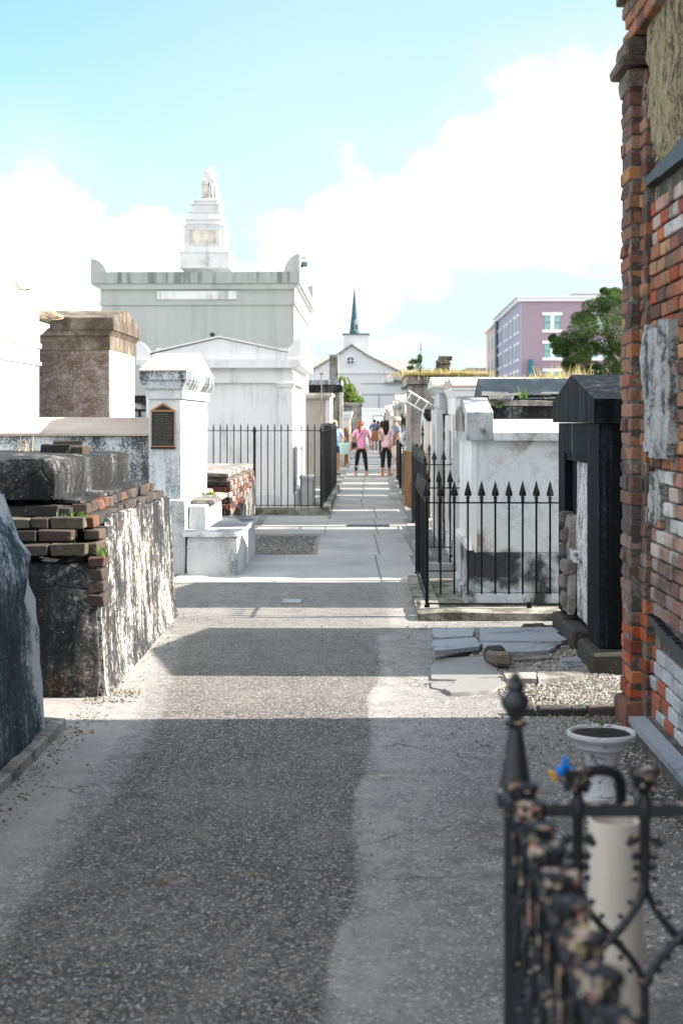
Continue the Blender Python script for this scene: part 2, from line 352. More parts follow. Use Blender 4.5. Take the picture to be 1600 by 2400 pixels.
MT['slab'] = marble('blue_grey_marble_slab', (.27,.31,.36), (.4,.43,.46), (.10,.10,.10), .42)
MT['slabpale'] = marble('pale_concrete_slab', (.23,.225,.215), (.17,.165,.16), (.10,.095,.09), .42)
MT['iron'] = plain('black_painted_iron', (.008,.009,.011), .5, .5, bump=.3, scale=40, spec=.2)
MT['irongrey'] = plain('sun_bleached_iron', (.02,.022,.022), .5, .4, scale=30)
MT['ironrust'] = weathered('rusty_iron_sheet', [(0,(.04,.025,.015)),(.4,(.14,.07,.03)),(.7,(.26,.13,.05)),(1,(.35,.2,.09))], 3, .5, 12, 1, rough=.8, gain=1, fine=.2)
MT['bronze'] = plain('dark_bronze', (.025,.027,.025), .5, .5, metal=.3, scale=120, bump=.8)
MT['copper'] = plain('bright_bronze_frame', (.38,.2,.09), .5, .35, metal=.2, scale=60)
def peeled():
    t = NT('black_iron_with_peeling_paint', .45, .5)
    nz = t.n('ShaderNodeSeparateXYZ', {0: t.n('ShaderNodeNewGeometry').outputs['Normal']}).outputs
    k = t.noise(60, 5, .6); k2 = t.noise(38, 3)
    m = t.mr(t.math('ADD', k, t.math('MULTIPLY', nz[2], .13)), .68, .73)
    chips = t.ramp(k2, [(0,(.5,.14,.08)),(.42,(.62,.3,.2)),(.5,(.72,.66,.56)),(.58,(.72,.5,.2)),(1,(.6,.58,.54))])
    t.color(t.mix(m, t.mix(k, (.008,.009,.012), (.03,.033,.04)), chips)); t.bump(k, .003, .6); return t.done()
MT['peeled'] = peeled()
def vcol(name, rough=.9, var=.5, sc=45, bump=.8, stain=True):
    t = NT(name, rough); a = t.n('ShaderNodeVertexColor', layer_name='Col').outputs[0]
    f = t.noise(sc, 7, .65); g = t.noise(4, 6, .6)
    c = t.mix(1., a, t.mix(f, (.9-var,)*3, (.9+var,)*3), 'MULTIPLY')
    if stain:
        c = t.mix(t.mr(g, .5, .66), c, t.mix(.7, c, (.05,.042,.04)))
        c = t.mix(t.mr(t.noise(14,8,.75), .58, .70, 0, .5), c, (.42,.38,.35))
        f = t.math('ADD', f, t.math('MULTIPLY', t.noise(12,6,.7), 1.5))
    t.color(c); t.bump(f, .004, bump); return t.done()
def chipped():
    t = NT('chipped_cream_and_red_paint', .6, .3); k = t.noise(42, 4, .6); k2 = t.noise(30, 3)
    chips = t.ramp(k2, [(0,(.40,.12,.08)),(.42,(.5,.24,.18)),(.5,(.42,.39,.34)),(.6,(.5,.36,.17)),(1,(.36,.35,.33))])
    t.color(t.mix(t.mr(k, .535, .585), (.012,.013,.016), chips)); t.bump(k, .003, .6); return t.done()
MT['chipped'] = chipped()
MT['brick'] = vcol('old_brick')
MT['vc'] = vcol('painted_colours', .8, .12, 30, .2, False)
MT['mortar'] = weathered('dark_lime_mortar', [(0,(.025,.022,.02)),(.5,(.10,.09,.08)),(.75,(.22,.2,.18)),(1,(.4,.38,.35))], 6, .1, gain=1, fine=.4, bump=1, bd=.01)
MT['tanplaster'] = weathered('yellow_tan_rubble_plaster', [(0,(.035,.028,.018)),(.34,(.13,.105,.06)),(.47,(.32,.265,.15)),(1,(.5,.43,.28))], 9, .5, 16, 3.5, gain=1.3, fine=.5, bump=1.0, bd=.03)
MT['whiteplaster'] = weathered('grimy_white_plaster', [(0,(.04,.04,.04)),(.36,(.13,.13,.13)),(.50,(.36,.36,.36)),(1,(.56,.57,.58))], 5, .35, 9, 3, gain=1.6, fine=.4, bump=1.0, bd=.02)
MT['beam'] = plain('blue_black_slate_strip', (.010,.015,.02), .5, .5)
MT['purple'] = plain('mauve_render', (.33,.25,.30), .9, .03, scale=.3, bump=0)
MT['lilac'] = plain('lilac_render', (.36,.35,.44), .9, .03, scale=.3, bump=0)
MT['pinkish'] = plain('pink_beige_render', (.50,.40,.38), .9, .03, scale=.3, bump=0)
MT['trim'] = plain('white_trim', (.75,.76,.78), .7, .03)
MT['glass'] = plain('green_tinted_glass', (.22,.42,.40), .15, .1, scale=1, bump=0, spec=.6)
MT['glassdark'] = plain('dark_window_glass', (.05,.09,.12), .15, .1, scale=1, bump=0, spec=.6)
MT['teal'] = plain('teal_awning', (.0,.16,.22), .6, .05)
MT['spire'] = plain('blue_green_slate_spire', (.035,.1,.13), .6, .25, scale=3)
MT['church'] = plain('pale_church_render', (.68,.68,.68), .9, .04, scale=.4, bump=0)
MT['shingle'] = plain('grey_brown_shingles', (.24,.23,.22), .9, .25, scale=4)
def leafmat(name, c1, c2, c3):
    t = NT(name, .7, .25); r = t.noise(1.3, 3); r2 = t.noise(9, 2)
    t.color(t.mix(t.mr(r2,.3,.7), t.mix(t.mr(r,.35,.65), c1, c2), c3))
    t.b.inputs['Transmission Weight'].default_value = 0
    t.b.inputs['Subsurface Weight'].default_value = 0
    tr = t.n('ShaderNodeBsdfTranslucent', {'Color': (c3[0]*1.4,c3[1]*1.6,c3[2],1)}); mx = t.n('ShaderNodeMixShader', {0: .3, 1: t.b.outputs[0], 2: tr.outputs[0]})
    t.nt.links.new(mx.outputs[0], t.nt.nodes['Material Output'].inputs[0]); return t.done()
MT['leaf'] = leafmat('oak_leaves', (.02,.05,.022), (.045,.085,.03), (.07,.11,.03))
MT['leaf2'] = leafmat('yellow_green_leaves', (.07,.13,.03), (.12,.19,.05), (.16,.22,.06))
MT['grass'] = leafmat('dry_roof_grass', (.14,.13,.04), (.3,.25,.1), (.42,.32,.16))
MT['greengrass'] = leafmat('green_weeds', (.04,.09,.02), (.08,.15,.03), (.1,.18,.05))
MT['bark'] = plain('grey_bark', (.12,.1,.08), .95, .3)
MT['straw'] = plain('dry_straw', (.5,.42,.3), .9, .3)
# ================================================================== GROUND
def interp(t, tab):
    if t <= tab[0][0]: return tab[0][1]
    for (a,va),(b,vb) in zip(tab, tab[1:]):
        if t <= b: return va+(vb-va)*(t-a)/(b-a)
    return tab[-1][1]
RB = [(3.0,-.09),(3.89,-.046),(4.36,-.019),(4.97,.024),(5.76,.055),(7.99,.157),(10.07,.26),(14.2,.42)]
LB = [(3.0,-1.15),(3.89,-1.08),(4.97,-1.06),(6.1,-1.0),(7.9,-1.0),(9.5,-1.1),(11.,-1.2),(12.,-1.6),(14.2,-2.2)]
def sm(a,b,x): t = max(0,min(1,(x-a)/(b-a))); return t*t*(3-2*t)
def ground_mat():
    t = NT('yard_ground', .9, .25)
    a = t.n('ShaderNodeVertexColor', layer_name='Col').outputs[0]
    s = t.n('ShaderNodeSeparateColor', {0: a}).outputs
    big = t.noise(1.1, 6, .6); mid = t.noise(6, 7, .65); fine = t.noise(90, 4, .6)
    # dusty asphalt / concrete with grit
    base = t.ramp(t.math('ADD', t.math('MULTIPLY', big, .5), t.math('MULTIPLY', mid, .5)), [(.3,(.125,.122,.118)),(.5,(.20,.196,.188)),(.68,(.29,.28,.265))])
    g1 = t.vor(120, out='Color'); gs = t.n('ShaderNodeSeparateColor', {0: g1}).outputs[0]
    base = t.mix(t.mr(gs, .86, .92, 0, .75), base, (.48,.48,.47))
    base = t.mix(t.mr(gs, .16, .10, 0, .6), base, (.05,.052,.06))
    base = t.mix(t.math('MULTIPLY', t.mr(mid, .54, .68), .6), base, (.075,.075,.078))
    xyz = t.n('ShaderNodeSeparateXYZ', {0: t.pos}).outputs
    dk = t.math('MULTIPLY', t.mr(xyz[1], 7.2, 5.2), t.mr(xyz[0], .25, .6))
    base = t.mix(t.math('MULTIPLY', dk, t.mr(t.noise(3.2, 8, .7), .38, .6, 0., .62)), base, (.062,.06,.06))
    # dust strip
    dust = t.ramp(t.math('ADD', t.math('MULTIPLY', big, .4), t.math('MULTIPLY', mid, .6)), [(.3,(.21,.205,.195)),(.6,(.31,.30,.285)),(.8,(.39,.375,.35))])
    dust = t.mix(t.mr(gs, .92, .96, 0, .5), dust, (.5,.49,.47))
    # exposed aggregate: every stone its own tone in a dark matrix
    vd = t.n('ShaderNodeTexVoronoi', {'Vector': t.pos, 'Scale': 104.}); vc = t.n('ShaderNodeSeparateColor', {0: vd.outputs['Color']}).outputs
    st = t.ramp(vc[0], [(0,(.045,.047,.052)),(.20,(.095,.096,.097)),(.40,(.145,.14,.132)),(.58,(.235,.18,.125)),(.70,(.21,.208,.20)),(.84,(.31,.30,.28)),(.94,(.48,.46,.44))], 'CONSTANT')
    agg = t.mix(t.mr(vd.outputs['Distance'], .42, .7), st, (.07,.067,.064))
    agg = t.mix(t.mr(t.math('ADD', t.math('MULTIPLY', big, .5), t.math('MULTIPLY', mid, .5)), .42, .64, 0, .6), agg, t.mix(.7, agg, (.22,.205,.185)))
    # shell gravel
    wv = t.n('ShaderNodeTexVoronoi', {'Vector': t.pos, 'Scale': 52.}); wc = t.n('ShaderNodeSeparateColor', {0: wv.outputs['Color']}).outputs
    gr = t.ramp(wc[0], [(0,(.09,.085,.08)),(.3,(.19,.18,.165)),(.6,(.32,.3,.28)),(.85,(.52,.5,.47))], 'CONSTANT')
    gr = t.mix(t.mr(wv.outputs['Distance'], .36, .6), gr, (.045,.042,.04))
    nz = t.math('MULTIPLY', t.math('SUBTRACT', t.noise(7, 8, .7), .5), .9)
    py = t.n('ShaderNodeSeparateXYZ', {0: t.pos}).outputs[1]
    ma = t.math('MULTIPLY', t.mr(t.math('ADD', s[0], t.math('MULTIPLY', nz, .55)), .40, .60), t.mr(py, 7.8, 11.5, 1., .5))
    mg = t.mr(t.math('ADD', s[2], nz), .4, .6)
    md = t.mr(t.math('ADD', s[1], t.math('MULTIPLY', nz, 1.2)), .3, .75)
    c = t.mix(md, base, dust); c = t.mix(ma, c, agg); c = t.mix(mg, c, gr)
    # hairline cracks
    wp = t.n('ShaderNodeVectorMath', {0: t.pos, 1: t.n('ShaderNodeVectorMath', {0: t.n('ShaderNodeTexNoise', {'Vector': t.pos, 'Scale': 3.}).outputs['Color'], 'Scale': .5}, operation='SCALE').outputs[0]}, operation='ADD').outputs[0]
    ck = t.mr(t.vor(.55, vec=wp, out='Distance', feat='DISTANCE_TO_EDGE'), 0., .004, 1., 0.)
    c = t.mix(t.math('MULTIPLY', ck, .7), c, (.03,.03,.03))
    t.color(c)
    h = t.math('ADD', t.math('MULTIPLY', t.math('SUBTRACT', .8, vd.outputs['Distance']), t.math('MULTIPLY', ma, .7)), t.math('ADD', t.math('MULTIPLY', fine, .5), t.math('MULTIPLY', t.math('SUBTRACT', .8, wv.outputs['Distance']), t.math('MULTIPLY', mg, 1.))))
    t.bump(h, .006, .8); return t.done()
MT['ground'] = ground_mat()
def ground_sheet():
    x0,x1,y0,y1,s = -3.4,3.4,2.0,25.0,.1
    nx,ny = int((x1-x0)/s), int((y1-y0)/s)
    b = MB(); vs=[]; fs=[]; cs=[]
    def maskat(x,y):
        L = interp(y,LB); Rr = interp(y,RB)+.03*noise.noise(Vector((0,y*1.3,7)))
        a = sm(L-.28,L+.28,x)*(1-sm(Rr-.03,Rr+.03,x)) if y < 14.25 else 0
        if 10.8 < y < 14.25: a = max(a, .62*(1-sm(.3,.7,x)))
        d = 1-sm(L-.35,L+.1,x) if y < 12 else .55
        if y > 14.2: d = .4
        if Rr < x < Rr+1.: d = max(d,.62*(1-(x-Rr)/1.))
        g = 0
        if x > .75 and 7.95 < y < 9.0: g = sm(.75,1.1,x)
        if x > 1.0 and y < 7.95: g = max(g, .75*sm(1.05,1.5,x))
        if 17.3 < y < 20.2 and -1.15 < x < -.3: g = .9
        pass
        return (a,d,g)
    for j in range(ny+1):
        for i in range(nx+1):
            x=x0+i*s; y=y0+j*s
            z=.006*noise.noise(Vector((x*.8,y*.8,0)))+.003*noise.noise(Vector((x*4,y*4,3)))
            vs.append((x,y,z+.012))
    me = bpy.data.meshes.new('ground'); 
    for j in range(ny):
        for i in range(nx):
            a=j*(nx+1)+i; fs.append((a,a+1,a+nx+2,a+nx+1))
    me.from_pydata(vs,[],fs); at = me.color_attributes.new("Col",'FLOAT_COLOR','POINT')
    buf=[]
    for v in vs: buf += [*maskat(v[0],v[1]),1.0]
    at.data.foreach_set('color',buf); me.materials.append(MT['ground'])
    me.polygons.foreach_set('use_smooth',[True]*len(fs))
    o = bpy.data.objects.new('yard_ground',me); col.objects.link(o); struct(o)
    b = MB(); b.add([(-600,-60,0),(600,-60,0),(600,1500,0),(-600,1500,0)],[(0,1,2,3)]); struct(b.build('ground', MT['far_ground'], smooth=False))
MT['far_ground'] = weathered('far_yard_ground', [(0,(.16,.16,.16)),(.5,(.27,.265,.26)),(1,(.38,.37,.35))], .8, .0, gain=1.2, fine=.3, bump=.4)
ground_sheet()
def pavement():
    b = MB()
    def slab(x0,x1,y0,y1):
        g=.003; k=(y0-14.25)*.02; z=.022+rnd.uniform(-.001,.001)
        b.box(x0+k+g,x1+k-g,y0+g,y1-g,-.02,z, tx=.004,ty=.004)
    for (x0,x1,y0,y1) in [(-1.72,.40,14.25,17.2),(.41,.82,14.25,17.2),(-.36,.40,17.2,20.3),(.41,.82,17.2,20.3),(-.36,.40,20.3,23.4),(.41,.9,20.3,23.4),(-1.4,-.37,20.4,21.8),(-1.4,-.37,21.8,24.2),(-.36,.40,23.4,26.4),(.41,.95,23.4,26.4)]:
        slab(x0,x1,y0,y1)
    y=26.4
    while y<99:
        slab(-.42,.15,y,y+3.1); slab(.16,.82,y,y+3.1); slab(.83,1.5,y,y+3.1); y+=3.1
    t = NT('path_concrete', .85, .3); a=t.noise(.9,7,.6); f=t.noise(60,5,.6)
    t.color(t.ramp(t.math('ADD',t.math('MULTIPLY',a,.75),t.math('MULTIPLY',f,.25)),[(.3,(.23,.232,.232)),(.5,(.33,.33,.325)),(.7,(.42,.41,.395))])); t.bump(f,.003,.4)
    struct(b.build('path', t.done()))
pavement()
def crack_and_cover():
    c = thing('utility_cover','small grey utility cover set flush in the gravelly path','cover',(P(670,1386,0).x,0,0))
    p = P(670,1386,gd(1386)); c.location=(p.x,p.y,.02)
    MB().box(-.075,.075,-.13,.13,-.01,.006).build('lid',MT['slab'],c); b=MB()
    for s in (-1,1): b.box(s*.083-.006,s*.083+.006,-.14,.14,-.01,.009); b.box(-.09,.09,s*.136-.006,s*.136+.006,-.01,.008)
    b.build('rim',MT['concrete'],c)
    p = P(845,1211,gd(1211)); g = thing('drain_grate','dark drain grate across the pale path before the fenced white tomb','drain grate',(p.x,p.y,.024),YAW)
    MB().box(-.33,.33,-.2,.2,-.01,.004).build('frame',MT['irongrey'],g); b=MB()
    for i in range(14): b.box(-.3+i*.046,-.28+i*.046,-.17,.17,.004,.012)
    b.build('grille',MT['iron'],g)
crack_and_cover()
def pebbles():
    b=MB(); pal=[(.3,.29,.27),(.42,.40,.37),(.22,.2,.18),(.13,.115,.10),(.27,.23,.19),(.5,.49,.46),(.17,.15,.13)]
    def pe(x,y,r):
        c=rnd.choice(pal); n=5; h=r*rnd.uniform(.4,.8); a0=rnd.random()*6; rr=[r*rnd.uniform(.6,1.1) for _ in range(n)]
        vs=[(x+rr[k]*math.cos(a0+k*1.2566),y+rr[k]*math.sin(a0+k*1.2566),.008) for k in range(n)]
        vs+=[(x+.6*rr[k]*math.cos(a0+k*1.2566),y+.6*rr[k]*math.sin(a0+k*1.2566),.012+h) for k in range(n)]
        fs=[(k,(k+1)%n,(k+1)%n+n,k+n) for k in range(n)]+[tuple(range(n,2*n))]; b.add(vs,fs,c)
    for _ in range(5200): pe(rnd.uniform(.95,1.75),rnd.uniform(7.9,9.2),rnd.uniform(.005,.014))
    for _ in range(5200): pe(.55+abs(rnd.gauss(0.9,.35)),rnd.uniform(4.0,7.9),rnd.uniform(.003,.011))
    for _ in range(700): pe(rnd.uniform(.1,1.2),rnd.uniform(3.6,8),rnd.uniform(.002,.007))
    for _ in range(1600): pe(rnd.uniform(.9,1.75),rnd.uniform(9.,10.9),rnd.uniform(.005,.02))
    for _ in range(600): pe(rnd.gauss(-1.42,.05),rnd.uniform(5.6,8.6),rnd.uniform(.004,.012))
    for _ in range(160): pe(rnd.gauss(-1.33,.09),rnd.uniform(8.2,8.6),rnd.uniform(.004,.016))
    for _ in range(200): pe(rnd.uniform(-1.3,.0),rnd.uniform(17.4,20.2),rnd.uniform(.008,.02))
    stuff(b.build('gravel',MT['vc'],smooth=False),'pale shell gravel scattered around the urn and tomb bases','gravel')
pebbles()

# ================================================================== LEFT SIDE
# --- nearest dark-blue stuccoed tomb wall
def tomb_near_left():
    t = thing('stucco_tomb','dark blue stained stucco tomb wall nearest the camera, rough sloping edge','tomb',(-1.51,7.4,0),YAW)
    prof=[(0,0),(.86,-.065),(1.0,-.09),(1.08,-.12),(1.3,-.215)]
    ch=[rnd.choice([0,0,.012,.03,.045]) for _ in range(40)]
    def w(p):
        off=interp(p.z,prof)+(.022*noise.noise(Vector((p.z*9,p.y*3,5)))+.012*noise.noise(Vector((p.z*24,p.y*9,5))))*sm(.3,.9,p.z)-(ch[int(p.z/.055+.6*noise.noise(Vector((p.y*6,0,0)))+2)%40]*sm(-.35,-.05,p.y)*sm(.5,.8,p.z)); k=max(0,min(1,(p.x+1.2)/1.2))
        far=max(0,1+p.y/.13) if p.y>-.13 else 0
        dz = -.07*far*k if p.z>1.1 else 0
        dz += .03*noise.noise(Vector((p.y*5,p.x*5,2))) if p.z>1.1 else 0
        return Vector((p.x+off*k, p.y+off*.3*far, p.z+dz))
    MB().rough(-1.3,0,-4.6,0,0,1.29,seg=.08,amp=.02,warp=w,seed=2,rd=.03).build('body',MT['bluedark'],t,32)
    MB().rough(-1.3,-.235,-4.6,-.03,1.27,1.345,seg=.07,amp=.012,seed=17,rd=.012).build('top_slab',MT['dark'],t,32)
    MB().rough(-.2,.055,-4.6,.22,0,.07,seg=.12,amp=.008,seed=4).build('kerb',MT['greystone'],t,32)
tomb_near_left()
# --- crumbling brick and stucco tomb
BR = [(.05,.04,.038),(.035,.033,.033),(.07,.05,.042),(.04,.045,.04),(.13,.06,.04),(.06,.05,.05)]
def brick(b,x,y,z,l=.2,w=.1,h=.062,rz=0,c=None,j=.007,bev=.006):
    b.bbox(x,y,z,l,w,h,bev,rz+rnd.gauss(0,.02),rnd.gauss(0,.012),rnd.gauss(0,.012),j,c or rnd.choice(BR))
def tomb_crumbling():
    t = thing('crumbling_tomb','crumbling tomb of black stucco over stepped old bricks, streaked white side','tomb',(-1.395,8.38,0),R(-.1))
    def w(p):
        if p.z > .7 and p.y < .7:      # front top edge broken away
            k = sm(.7,.0,p.y)*sm(-.9,-.1,p.x)
            p.z -= .06*k
        return Vector((p.x-.05*(p.z/.9)*max(0,(p.x+1.6)/1.6), p.y+.03*p.z, p.z))
    MB().rough(-1.7,-.012,0,3.58,0,.86,seg=.1,amp=.016,warp=w,seed=1,rd=.03).build('front_wall',MT['dark'],t,32)
    # streaked stucco skin on the path side
    b=MB(); nY,nZ=44,14; vs=[];fs=[]
    for i in range(nY+1):
        y=.05+3.55*i/nY
        for k in range(nZ+1):
            top=(1.05-.045*i/nY)+.028*noise.noise(Vector((y*7,0,4)))+.014*noise.noise(Vector((y*23,1,4)))
            if y<.75: top-= .30*sm(.75,.12,y)*(0.8+.5*noise.noise(Vector((y*9,5,5))))
            z=top*k/nZ
            x=-.055*z/1.05+.010*noise.noise(Vector((y*2.2,z*2.2,1)))+.004*noise.noise(Vector((y*12,z*12,1)))
            if z<.08: x+=.02*(1-z/.08)
            vs.append((x,y,z))
    n0=len(vs)
    for p in list(vs): vs.append((p[0]-.04,p[1],p[2]))
    I=lambda i,k,o=0:o+i*(nZ+1)+k
    for i in range(nY):
        for k in range(nZ):
            fs.append((I(i,k),I(i+1,k),I(i+1,k+1),I(i,k+1)))
        fs.append((I(i,nZ),I(i+1,nZ),I(i+1,nZ,n0),I(i,nZ,n0)))
    for k in range(nZ):
        fs.append((I(0,k),I(0,k+1),I(0,k+1,n0),I(0,k,n0))); fs.append((I(nY,k),I(nY,k,n0),I(nY,k+1,n0),I(nY,k+1)))
    b.add(vs,fs); b.build('side_stucco',MT['streaky'],t,70)
    b=MB()
    b.rough(-1.66,-.24,.25,3.5,.6,1.13,seg=.2,amp=.01,c=(.03,.03,.03))
    # brick courses: front rows step back, side rows run along the path side
    rows=[(.885,.0,-.06),(.958,.05,-.055),(1.031,.14,-.10),(1.10,.23,-.17)]
    for ri,(z,fy,sx) in enumerate(rows):
        x=sx-.10-(.1 if ri%2 else 0)
        while x>-1.6:
            L=rnd.choice([.2,.2,.21,.1])
            if not (ri==3 and -.9<x<-.45):
                brick(b,x-L/2+.05,fy+.055+rnd.uniform(-.015,.02),z+rnd.uniform(-.004,.004),L,.1,.064,c=(rnd.choice(BR) if rnd.random()<.75 else rnd.choice([(.12,.11,.09),(.09,.04,.03),(.08,.075,.055)])))
            x-=L+.012
        y=fy+.1+(.05 if ri%2 else 0)
        while y<3.5:
            if y<1.3 or ri>=2: brick(b,sx-.05+rnd.uniform(-.008,.008)-.012*(y>1.3),y+.1,z+(0.0)+rnd.uniform(-.003,.003),.1,.2,.064,c=rnd.choice(BR+[(.09,.07,.055),(.07,.05,.04)]))
            y+=.213
    for z in (.81,.735,.66,.585):       # corner where the stucco has fallen off
        brick(b,-.055,.12,z,.09,.2,.064,c=rnd.choice([(.06,.045,.04),(.09,.05,.04),(.05,.04,.038)])); 
    b.build('brick_course',MT['brick'],t,32)
    b=MB(); b.rough(-1.7,-.20,.42,3.5,1.135,1.165,seg=.12,amp=.014,seed=9); b.build('ledge',MT['dark'],t,32)
    def w2(p): 
        return Vector((p.x, p.y, p.z-(.02*p.y/3)))
    MB().rough(-1.75,-.325,.22,3.22,1.17,1.42,seg=.09,amp=.018,warp=w2,seed=5,rd=.02).build('upper_block',MT['dark'],t,32)
tomb_crumbling()
def loose(name,label,p,rz,c,l=.2,h=.065,grp='loose old bricks'):
    b=MB(); b.bbox(0,0,h/2,l,.1,h,.008,0,0,0,.008,c); o=b.build(name,MT['brick'],None,32); o.location=p; o.rotation_euler=(0,0,rz); tag(o,label,'brick',grp); return o
loose('loose_brick','whole black brick lying on the crumbling tomb, leftmost of its pile',(-2.0,10.0,1.408),.05,(.03,.03,.03),.215,.07)
loose('loose_brick','short brown-black brick lying right of the whole one on the crumbling tomb',(-1.85,10.02,1.408),-.2,(.06,.045,.035),.12,.065)
loose('loose_brick','flat dark brick leaning behind the others on top of the crumbling tomb',(-1.95,10.16,1.408),.15,(.035,.035,.03),.2,.1)

# --- tomb with bronze plaque and its long vault
def tomb_plaque():
    t = thing('plaque_tomb','gabled white tomb bearing a bronze plaque, long stained vault behind it','tomb',(-1.69,15.2,0),YAW)
    MB().rough(-.46,.035,-.09,2.65,0,.80,seg=.12,amp=.006,seed=3,rd=.01).build('plinth',MT['stainedlight'],t,32)
    b=MB()
    b.rough(-.375,-.025,0,2.5,.8,1.88,seg=.14,amp=.004,seed=6,rd=.006)
    b.box(-.395,-.005,-.02,2.52,1.88,1.985); b.build('shaft',MT['stained'],t)
    b=MB(); b.prism([(-.40,1.987),(-.0,1.987),(.038,2.06),(.038,2.08),(-.45,2.08),(-.45,2.06)],'y',-.05,2.55)
    b.box(-.455,.045,-.075,2.58,2.082,2.17); b.build('cornice',MT['vault'],t)
    b=MB(); b.prism([(-.09,2.172),(2.59,2.172),(2.59,2.185),(1.12,2.42),(-.09,2.185)],'x',-.46,.048); b.jitter(.004); b.build('gable_roof',MT['sand'],t)
    # vault
    MB().rough(-3.2,-.38,.08,2.45,0,1.48,seg=.16,amp=.008,seed=8,rd=.01).build('vault',MT['vault'],t,32)
    b=MB(); b.prism([(.03,1.482),(2.5,1.482),(2.5,1.5),(1.3,1.685),(.03,1.51)],'x',-3.25,-.385); b.build('vault_roof',MT['sand'],t)
    # plaque on the front of the shaft
    x0,x1,z0,z1=-.335,-.09,1.365,1.74
    pq=MB().box(x0,x1,-.018,-.003,z0,z1).build('plaque',MT['bronze'],t)
    b=MB()
    b.prism([(x0-.012,1.742),(x1+.012,1.742),(x1+.012,1.755),((x0+x1)/2,1.838),(x0-.012,1.755)],'y',-.028,-.004); b.build('pediment',MT['copper'],pq)
    xm=(x0+x1)/2
    MB().prism([(x0+.03,1.762),(x1-.03,1.762),(xm,1.815)],'y',-.033,-.0285).build('pediment_field',MT['bronze'],pq)
    b=MB(); b.prism([(xm-.015,1.79),(xm-.012,1.772),(xm,1.764),(xm+.012,1.772),(xm+.015,1.79)],'y',-.04,-.0335); b.build('shield',MT['irongrey'],pq)
    b=MB()
    for s in (x0-.004,x1-.004): b.box(s,s+.008,-.024,-.0185,z0,z1)
    b.box(x0+.004,x1-.004,-.024,-.0185,z0,z0+.012); b.build('rim',MT['copper'],pq)
    MB().box(x0-.008,x1+.012,-.03,-.003,z0-.02,z0-.003).build('sill',MT['iron'],pq)
    # raised, weathered lettering (too worn to read)
    b=MB()
    for r in range(17):
        z=z1-.03-r*.0195; x=x0+.022+(.02 if r==0 else 0)
        while x < x1-.03-(.02 if r==0 else 0):
            L=rnd.uniform(.005,.018); h=.009 if r==0 else .0045
            if rnd.random()<.85: b.box(x,x+L,-.0195,-.0181,z,z+h)
            x+=L+.004
    b.build('lettering',plain('worn_lettering',(.16,.13,.09),.5,.3),pq)
    # low pedestal ledge
    MB().rough(.04,.24,.1,1.75,0,.74,seg=.15,amp=.006,seed=12).build('pedestal',MT['stainedlight'],t,32)
    MB().rough(.04,.31,.35,1.9,.74,.79,seg=.1,amp=.005,seed=13).build('ledge_slab',MT['greystone'],t,32)
tomb_plaque()
def flowers():
    p=Vector((-1.50,15.95,.79)); t=thing('flower_bunch','yellow flowers with green leaves lying on the plaque tomb ledge','flowers',p)
    b=MB()
    for _ in range(60):
        a=rnd.uniform(0,6.28); r=rnd.uniform(.01,.10); x,y=r*math.cos(a),r*math.sin(a)*.8; z=rnd.uniform(.005,.05)
        dx,dy=rnd.gauss(0,.02),rnd.gauss(0,.02); b.add([(x,y,z),(x+dx,y+dy,z+.01),(x+dx*2,y+dy*2,z+rnd.uniform(0,.03)),(x+dy*.5,y-dx*.5,z+.005)],[(0,1,2,3)])
    b.build('foliage',MT['greengrass'],t,smooth=False)
    ym=plain('yellow_petals',(.75,.48,.03),.6,.2)
    for i in range(9):
        b=MB(); x=rnd.uniform(-.09,.09); y=rnd.uniform(-.05,.05); z=rnd.uniform(.03,.06)
        for k in range(7):
            a=k*.9; b.add([(x,y,z),(x+.022*math.cos(a-.3),y+.022*math.sin(a-.3),z+.008),(x+.028*math.cos(a),y+.028*math.sin(a),z+.01),(x+.022*math.cos(a+.3),y+.022*math.sin(a+.3),z+.008)],[(0,1,2,3)])
        b.ball(x,y,z+.004,.009,n=6); b.build('blossom',ym,t,smooth=False)
flowers()
# --- low slab tomb (bench like)
def slab_tomb():
    t=thing('slab_tomb','low white slab tomb like a bench, dark-stained top, jutting into the path','tomb',(-1.36,14.9,0),YAW)
    MB().rough(-.27,.265,.02,2.45,0,.43,seg=.1,amp=.006,seed=21,rd=.012).build('base',MT['stainedlight'],t,32)
    b=MB(); pts=[(-.30,-.02),(.24,-.02),(.285,.0),(.30,.05),(.30,2.5),(-.30,2.5)]
    b.prism(pts,'z',.43,.482); 
    tt=NT('dark_puddled_stone_top',.8); f=t_=tt.noise(1.6,7,.6,dist=.5)
    nz=tt.n('ShaderNodeSeparateXYZ',{0:tt.n('ShaderNodeNewGeometry').outputs['Normal']}).outputs[2]
    c=tt.ramp(f,[(.42,(.035,.045,.055)),(.52,(.12,.14,.16)),(.58,(.45,.47,.49)),(.7,(.6,.62,.63))])
    c2=tt.ramp(tt.noise(6,5),[(.35,(.25,.27,.28)),(.5,(.62,.64,.65)),(1,(.72,.73,.74))])
    tt.color(tt.mix(tt.mr(nz,.5,.9),c2,c)); tt.bump(tt.noise(40,4),.003,.4)
    b.build('top_slab',tt.done(),t)
slab_tomb()
